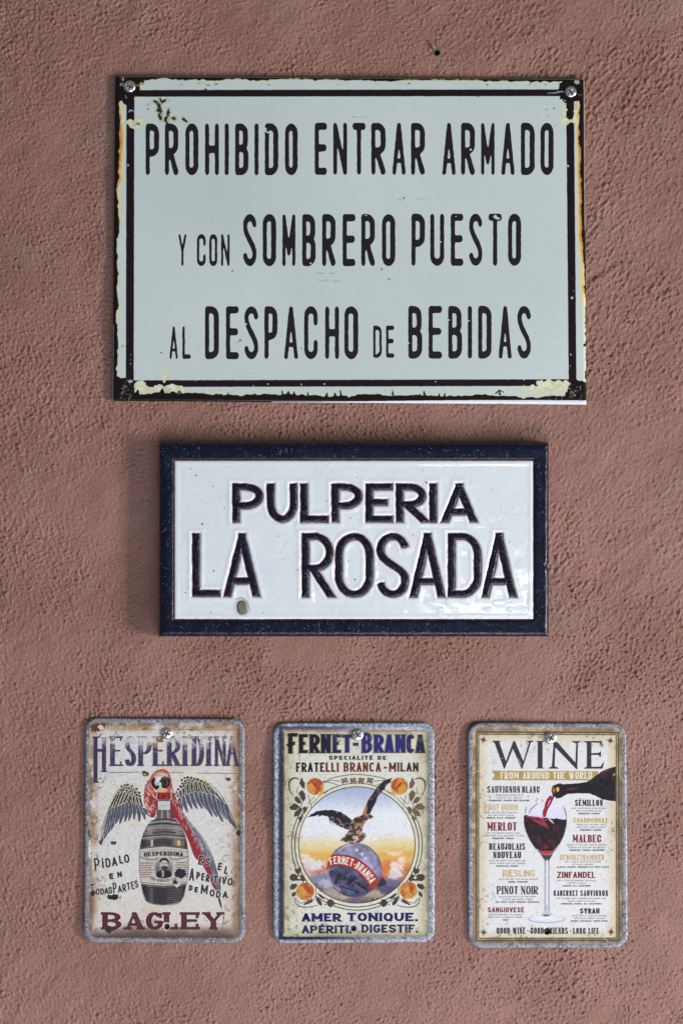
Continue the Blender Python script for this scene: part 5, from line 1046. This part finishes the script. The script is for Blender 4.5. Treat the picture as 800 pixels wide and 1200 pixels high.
# bare rim: wider on the left and top; navy painted inside it for a shaded bevel look
wl_ = np.where(X < 420, lerp(11.6, 6.0, sm(330, 420, X)), lerp(6.0, 6.2, 0)); dl = np.minimum(np.minimum((X - 320) / 11.6, (509 - X) / 6.6), np.minimum((Y - 846.6) / 8.8, (1104.8 - Y) / 6.6)) * 9
mm = sm(.6, -.6, np.minimum(dl, d * 1.3) - 9 - .9 * (vn(X, Y, 1.2, 213) - .5)); nn = vn(X, Y, .8, 214) * .6 + vn(X, Y, 1.7, 215) * .4
rc = C3((150, 158, 170))[None, None] * (.42 + 1.0 * (nn * .5 + .5 * vn(X, Y, 1.5, 218))[..., None]); inn = sm(3.4, 6.6, dl + 1.4 * (vn(X, Y, 1.4, 216) - .5)) * sm(509, 400, X + .4 * np.abs(Y - 970)) 
rc = lerp(rc, C3((36, 40, 60))[None, None] * (.6 + 1.0 * nn[..., None]), np.clip(inn * 1.15, 0, 1)[..., None]); cv.a[:] = lerp(cv.a, rc, mm[..., None])
img2 = cv.image("poster_print_two", 1.20); m_p2 = print_mat("tin_print_two", img2, .33, .22, 700)
p2 = thing("tin_poster", "tin poster of an eagle landing on a globe inside a round frame with fruits", "poster", 414, 975, CG)
relief_plate("plate", (320, 846.6, 509, 1104.8), 14.5, 1.25, poster_h(163, 2.6, 1.05, 8.0, (413.8, 1087.9), 4.2), .9, m_p2, p2, cv, B2)
screw(418.8, 861.2, 2.9, 7.0, 35, p2, (-.1, -.1))

# ---------------- poster three
B3 = [(547.8, 846.4), (733.4, 847.2), (735.2, 1110.6), (547.8, 1110.8)]
cv = Canvas(544, 843, 739, 1114, 6); X, Y = cv.X, cv.Y; d = poster_base(cv, None, B3, (208, 211, 212), None, 1)
fbx = fbm(X, Y, 30, 221, 4)
ins = np.minimum(np.minimum(X - 561, 720.5 - X), np.minimum(Y - 861.5, 1098.5 - Y))
cv.a[:] = lerp(cv.a, C3((196, 182, 148)), (sm(14, 0, ins + 8 * (fbx - .5)) * .7)[..., None])
out_ = sm(.4, -.4, ins); cv.a[:] = lerp(cv.a, lerp(C3((178, 166, 128)), C3((138, 120, 92)), (.15 + .7 * sm(.4, .7, fbm(X, Y, 6, 223, 4)))[..., None]), out_[..., None])
cv.a[:] = lerp(cv.a, C3((98, 76, 64)), (sm(13, 8, d) * sm(.38, .6, fbm(X, Y, 14, 225, 3)) * .55 * out_)[..., None])
FRM = (74, 68, 58)
for o, w in ((0, 1.1), (2.6, 1.8)):
    cv.line([(560.6 - o, 860.4 - o), (721.4 + o, 861 - o), (722.2 + o, 1099.4 + o), (560.4 - o, 1099.8 + o), (560.6 - o, 860.4 - o)], w, FRM, .85, wob=.15)
for (x, y) in ((566, 867), (714.6, 868), (566.4, 1092.6), (715.4, 1092)):
    for a in range(0, 360, 45): cv.line([(x, y), (x + (5 if a % 90 == 0 else 3.6) * math.cos(math.radians(a + 12)), y + (5 if a % 90 == 0 else 3.6) * math.sin(math.radians(a + 12)))], [2.0, .3], (80, 58, 44), .9, wob=.2)
WK = (48, 50, 60)
ws = dict(hx=2.6, hy=.7, serif=2.0, st=1.0, con=True, ry=.5, beak=4.5)
cv.poly([(576.4, 868), (586, 868), (586, 869), (584.6, 869.4), (592.4, 892), (601, 868.4), (603, 868.4), (612.8, 892), (619.2, 870.4), (617.6, 869.2), (616, 868), (624.6, 868), (624.4, 869), (621.6, 870), (611.6, 900.8), (610.6, 900.8), (600.6, 877.4), (591, 900.8), (590, 900.8), (578.8, 870), (576.4, 869)], WK)
cv.glyph('I', 629.6, 900.6, 5.6, 32.4, dict(ws, hx=2.8), WK); 
cv.poly([(643, 899.4), (646, 898.4), (648, 872), (646, 869.6), (652.6, 869.6), (673.6, 893.6), (674.6, 871), (670.4, 869.6), (669, 868.4), (679.4, 868.4), (679, 869.4), (676.6, 870.8), (676, 901.4), (674.8, 901.4), (650.2, 876), (649.4, 898), (653.6, 899.8), (654, 900.8), (642.6, 900.8)], WK)
cv.poly([(684, 868.4), (704.6, 868.4), (705.4, 874.6), (704.4, 874.6), (702, 870.4), (692.4, 870.2), (692.4, 882.6), (700.6, 882.4), (703, 880.6), (703.6, 880.6), (703.6, 887), (702.6, 887), (700.6, 884.8), (692.4, 884.6), (692.4, 898.6), (703, 898.4), (706, 893.6), (707.2, 893.6), (705.6, 900.8), (684, 900.8), (684, 899.8), (687, 898.6), (687, 870.6), (684, 869.4)], WK)
cv.line([(585, 889.6), (589, 888)], .7, (190, 190, 190), .8, wob=.4); cv.line([(606, 889), (609, 892), (610, 896)], .9, (190, 190, 190), .8, wob=.5); cv.line([(548.5, 907.6), (562, 903.4), (576, 897.8), (590, 892)], [1.0, .5, .25], (210, 208, 200), .6)
GD = (164, 140, 88)
cv.poly([(575.6, 903.2), (700, 903.8), (700, 914.6), (575.6, 914.2), (579.2, 908.6)], GD, 1, wob=.15)
cf = dict(hx=.70, hy=.42, serif=.32, st=.5, ry=.3, gap=.95, beak=1.2, con=True)
cv.text("FROM AROUND THE WORLD", 586.2, 693.4, 904.6, 912.8, dict(cf, hx=.8, gap=1.05), (214, 214, 204))
# bottle
BT = (30, 26, 32)
cv.poly([(720.9, 898.2), (712, 900.6), (705, 903.6), (698, 908.8), (692, 913.6), (686, 916.6), (676, 918.0), (660, 919), (657, 919.6), (654.6, 918.6), (648, 920), (645.6, 925), (647, 932.6), (653, 935), (659, 933.6), (664, 930.4), (676, 929.6), (690, 929.8), (697, 932.4), (705, 936.6), (713, 938.2), (720.9, 939)], BT, 1, wob=.15)
cv.poly([(648, 920.6), (655, 918), (659.6, 920.6), (659.6, 932), (655, 935.2), (650, 934)], (38, 28, 32), 1, smooth=True); cv.ell(649.8, 926, 4.0, 6.2, (46, 30, 32), 1); cv.ell(648.4, 926, 1.6, 3.2, (184, 110, 72), .9, soft=.7); cv.ell(653, 925, 1.8, 2.8, (214, 190, 84), .95, soft=.5)
cv.line([(663, 925), (670, 924.4), (677, 923.6)], [1, 2, .8], (120, 56, 48), .8, soft=.8, wob=.3); cv.line([(702, 908), (710, 903.6), (717, 901.6)], [1, 2.2, 1], (136, 48, 48), .8, soft=.7, wob=.5); cv.ell(718.8, 907.6, 1.5, 1.4, (196, 142, 60), .9, wob=.4); cv.line([(690, 918), (700, 912), (712, 906.6)], .8, (70, 66, 78), .7, smooth=True, soft=.5)
# glass
cv.poly([(616.4, 945.6), (614.4, 952), (613.4, 960), (614, 968), (617.6, 979), (623.4, 989.4), (629.6, 997), (635.4, 1001.4), (643.6, 1001.4), (649.6, 997), (655.6, 988.4), (660.6, 977.4), (663.2, 966), (663.4, 956), (661.8, 949.4), (659.4, 945)], (206, 206, 226), .9, soft=.5)
cv.ell(638, 946, 21.6, 3.2, (210, 214, 218), .6, soft=1)
cv.poly([(613.6, 956), (616, 955), (620, 956.6), (626, 957.8), (634, 959), (640, 958), (646, 959.4), (652, 959), (658, 960.4), (663.2, 960), (662.8, 968), (660.2, 978), (655.4, 988), (649, 996.4), (643.6, 999), (639, 999.6), (634, 998.4), (627, 993.6), (621, 985.4), (616.2, 975), (613.8, 966)], lambda X, Y: lerp(C3((36, 28, 36)), C3((74, 36, 44)), sm(.55, .72, fbm(X, Y, 5, 231, 4))[..., None]), 1, wob=.3)
for p, w, c in (([(622, 959), (630, 963), (637, 966), (641, 970)], [1, 4, 5, 2], (150, 52, 66)), ([(617, 957), (626, 957.6), (636, 959)], [1, 1.6, 1.4], (186, 70, 100)), ([(632, 959), (637, 962), (640, 960)], 1.6, (168, 58, 78)), ([(648, 964), (649, 970), (646, 976)], [1, 2, .6], (96, 40, 50)), ([(630, 978), (632, 986), (630, 990)], [1, 2, .6], (96, 44, 50)), ([(633, 994), (640, 993), (643, 991)], [.8, 1.4, .5], (140, 46, 60)), ([(642, 958), (645, 962), (648, 965)], [1.8, 2.2, .8], (214, 204, 222))): cv.line(p, w, c, .9, smooth=True, soft=.5, wob=.5)
cv.poly([(629.6, 997), (649.6, 997), (645, 1000.6), (640, 1001.6), (634, 1000.6)], (176, 50, 62), 1, soft=.4)
cv.poly([(643.6, 932.6), (648.6, 933), (649, 934.6), (644, 944), (641, 950), (638.6, 957.6), (635.6, 957.6), (636.4, 950), (638, 942), (640.6, 936)], (146, 32, 54), 1, wob=.3); cv.line([(644, 938), (641, 945)], [1.2, .6], (214, 190, 206), .9); cv.line([(648, 934.6), (643, 943), (640.6, 949)], .7, (70, 24, 40), .9, smooth=True); cv.line([(641, 936), (638.6, 944)], .8, (96, 22, 42), .9)
for p in ([(616.4, 945.6), (615.2, 950), (614.6, 954)], [(659.6, 945.4), (662, 951), (663, 958)], [(619, 953), (622, 948), (626, 944.4), (629, 941.4)], [(628.6, 935.4), (629.4, 937.4)], [(635, 937.2), (635.4, 939.2)], [(618, 933.2), (619.6, 933.6)], [(627, 938), (628.6, 939)], [(636, 949), (635.4, 955)]): cv.line(p, [.7, 1.1, .6], (86, 74, 104), .9, smooth=True, wob=.3)
cv.line(cr([(613.5, 958), (614, 967), (617.6, 978.6), (623.4, 989.2), (629.8, 997.4), (635, 1002)], 4), .6, (80, 76, 90), .9); cv.line(cr([(663.4, 958), (663, 967), (660.4, 978), (655.6, 988.4), (649.6, 997.4), (644.4, 1002)], 4), .6, (80, 76, 90), .9)
cv.poly([(632, 999.6), (636.4, 1006), (637.6, 1013), (637.8, 1040), (637.6, 1062), (636, 1069.6), (632, 1073), (649, 1073), (644.6, 1069.6), (643, 1062), (642.6, 1040), (642.8, 1013), (644, 1006), (648, 999.6), (640, 1002)], (176, 180, 192), .9, soft=.3)
cv.poly([(632.4, 1000), (637.6, 1001.8), (643, 1001.8), (647.6, 1000), (644, 1006.4), (640.6, 1010), (636.6, 1006.6)], (48, 46, 58), .9, soft=.5); cv.line([(640.4, 1008), (640.2, 1060)], 1.6, (224, 226, 234), .9, soft=.4); cv.line([(638.1, 1008), (638, 1066)], .7, (92, 94, 110), .9); cv.line([(642.9, 1008), (643, 1066)], .6, (110, 112, 126), .9)
cv.ell(640.2, 1077, 22, 4.8, (132, 138, 156), .9); cv.ell(640.2, 1076.4, 21.4, 4.4, (204, 209, 220), 1, soft=.5); cv.ell(640, 1072.8, 4.4, 1.3, (74, 76, 92), .9, soft=.5, wob=.3); cv.ell(640, 1076, 12, 2.2, (220, 224, 232), .8, soft=1)
# names
MR = (104, 34, 42); DKN = (34, 36, 44); GO = (174, 154, 92)
sn = dict(hx=.72, hy=.6, ry=.36, gap=.8)
def nm_(t, x0, x1, yt, yb, col, st=None, hx=None):
    st = dict(st or cf); 
    if hx: st['hx'] = hx
    cv.text(t, x0, x1, yt, yb, st, col)
nm_("SAUVIGNON", 570.4, 609, 921.2, 929, DKN, None, .72); nm_("BLANC", 611.4, 631.8, 921.4, 929, DKN, None, .72)
nm_("PINOT GRIGIO", 567.2, 606.6, 942.6, 949.6, GO, None, .5); nm_("MERLOT", 570.4, 605, 963.6, 973.4, MR, None, 1.0)
nm_("BEAUJOLAIS", 572.8, 614.8, 988.2, 996, DKN, None, .78); nm_("NOUVEAU", 577.4, 610, 998, 1005.8, DKN, None, .82)
nm_("RIESLING", 588.6, 626.2, 1019.4, 1027.4, GO, sn, .7); nm_("PINOT", 581.8, 606.6, 1038.4, 1047.8, DKN, None, .85); nm_("NOIR", 610, 630, 1038.4, 1048, DKN, None, .85); nm_("SANGIOVESE", 571.2, 613.6, 1063.2, 1069.2, MR, sn, .68)
nm_("SÉMILLON", 673.2, 705.8, 937.2, 944.4, DKN, None, .78); nm_("CHARDONNAY", 671.4, 711.6, 958.6, 964, GO, sn, .62); nm_("MALBEC", 670.4, 703.8, 978.2, 987.2, MR, None, .95)
nm_("GEWÜRZTRAMINER", 655.2, 707.2, 1001.6, 1007.8, GO, None, .55); nm_("ZINFANDEL", 652.2, 697, 1021.6, 1029, MR, sn, .85); nm_("CABERNET", 648.2, 676.4, 1043.4, 1049.8, DKN, None, .66); nm_("SAUVIGNON", 679.4, 711.8, 1043.4, 1050, DKN, None, .66); nm_("SYRAH", 679, 701.8, 1064.4, 1070.6, DKN, sn, .85)
tny = dict(hx=.2, hy=.2, ry=.4, gap=.34); tnb = dict(hx=.32, hy=.26, ry=.4, gap=.34)
def small(cx, y, l1, w1, l2, w2, l3, w3):
    if l1: cv.text(l1, cx - w1 / 2, cx + w1 / 2, y, y + 1.7, tny, (116, 118, 122))
    if l2: cv.text(l2, cx - w2 / 2, cx + w2 / 2, y + 3.1, y + 4.8, tny, (116, 118, 122))
    cv.text(l3, cx - w3 / 2, cx + w3 / 2, y + 6.2, y + 7.9, tnb, (58, 58, 64))
small(596.5, 931, "HERBACEOUS NOTES WITH", 32, "HINTS OF FRUIT", 29, "BORDEAUX, FRANCE NEW ZEALAND", 46)
small(586.5, 951.4, "CRISP AND DRY WITH SENSITIVE", 38, "BITE AND FRUITY FLAVOR", 30, "VENETO, ITALY, GERMANY", 34)
small(589, 975.4, "SOFT TO MEDIUM BODIED, HIGH", 40, "TANNINS WITH PLUM AND BERRY FLAVORS", 50, "BORDEAUX, FRANCE", 25)
small(593.8, 1007.8, "LIGHT AND FRUITY WITH BERRY AND", 43, "GRAPE FLAVOR AND LOW TANNINS", 42, "BEAUJOLAIS, FRANCE", 26)
small(606.5, 1026.4, "", 1, "LIGHT AND DRY WITH APPLE AROMAS", 46, "RHINE, GERMANY", 23)
small(605.8, 1050, "LIGHTER RED WITH PLUM AND BERRY", 44, "FLAVOR AND EARTHY TONES", 34, "U.S. WEST COAST GERMANY AUSTRALIA", 51)
small(592, 1071, "MEDIUM BODIED W. CHERRY", 40, "AND PLUM FLAVORS TO CHIANTI", 40, "ITALY", 6)
small(689.5, 946.4, "LIGHT LIKE FLAVOR, OFTEN BLENDED", 41, "WITH SAUVIGNON BLANC", 30, "BORDEAUX, FRANCE", 25)
small(691.5, 965.6, "VERSATILE, VELVETY, DRY", 33, "WHITE WITH CITRUS FLAVORS", 33, "BURGUNDY, FRANCE", 25)
small(687, 989.2, "MEDIUM TO FULL RED, FRUITY AND FULL", 48, "FLAVORS OF PLUM AND BLACKBERRY", 44, "BORDEAUX, FRANCE, ARGENTINA", 41)
small(682.5, 1009, "DRY, WITH FRUITY FLAVORS", 42, "OF PEACH AROMAS", 25, "ALSACE, FRANCE, GERMANY U.S. WEST COAST", 61)
small(675, 1031, "FRUITY WITH BLACKBERRY AND BLACK", 46, "PEPPER FLAVORS", 22, "CROATIA, U.S. CALIFORNIA", 33)
small(680.5, 1052, "FULL BODIED, HIGH TANNINS WITH BERRY AND", 58, "EARTHY TOBACCO FLAVORS", 32, "BORDEAUX, FRANCE, U.S. CALIFORNIA", 47)
small(690, 1072.2, "BOLD, SPICY, MEDIUM BODIED", 41, "WITH BLACK CHERRY FLAVORS", 35, "FRANCE, AUSTRALIA, SOUTH AFRICA", 44)
gw = dict(cf, hx=.7, gap=.85)
cv.text("GOOD WINE", 581.4, 615.2, 1087, 1094.2, gw, DKN); cv.text("GOOD FRIENDS", 621.2, 664.8, 1087, 1094.4, gw, DKN); cv.text("LONG LIFE", 671, 701, 1087.4, 1094.4, gw, DKN); cv.ell(618.2, 1090.4, .9, .9, (150, 112, 74)); cv.ell(668, 1090.8, .9, .9, (150, 112, 74))
speckle(cv, .36, .05, 241); age(cv, ins + 4, 421, .3)
cv.ell(573.5, 934, 1.2, 3.2, (168, 150, 140), .8, wob=.6, soft=.5); cv.ell(564.6, 892, 3, 5, (196, 184, 160), .5, soft=2); cv.line([(703, 1094), (712, 1104)], [.5, 1.2], (190, 176, 130), .7, wob=.3); cv.line([(590, 1106), (575, 1107)], .6, (190, 182, 150), .5, wob=.3)
cv.ell(640.2, 1091.4, 3.8, 3.9, (30, 20, 22), 1)
rim_paint(cv, d, 5.6, 251, (132, 137, 146))
img3 = cv.image("poster_print_three", 1.20); m_p3 = print_mat("tin_print_three", img3, .36, .22, 700)
p3 = thing("tin_poster", "cream tin poster of red wine poured into a glass between lists of grape names", "poster", 641, 978, CG)
relief_plate("plate", (547.8, 846.8, 734.3, 1110.7), 16.5, 1.25, poster_h(167, 2.6, .6, 6.0, (640.2, 1091.4), 3.6), .9, m_p3, p3, cv, B3)
screw(644.6, 864.6, 2.9, 7.0, 28, p3, (.1, .1))
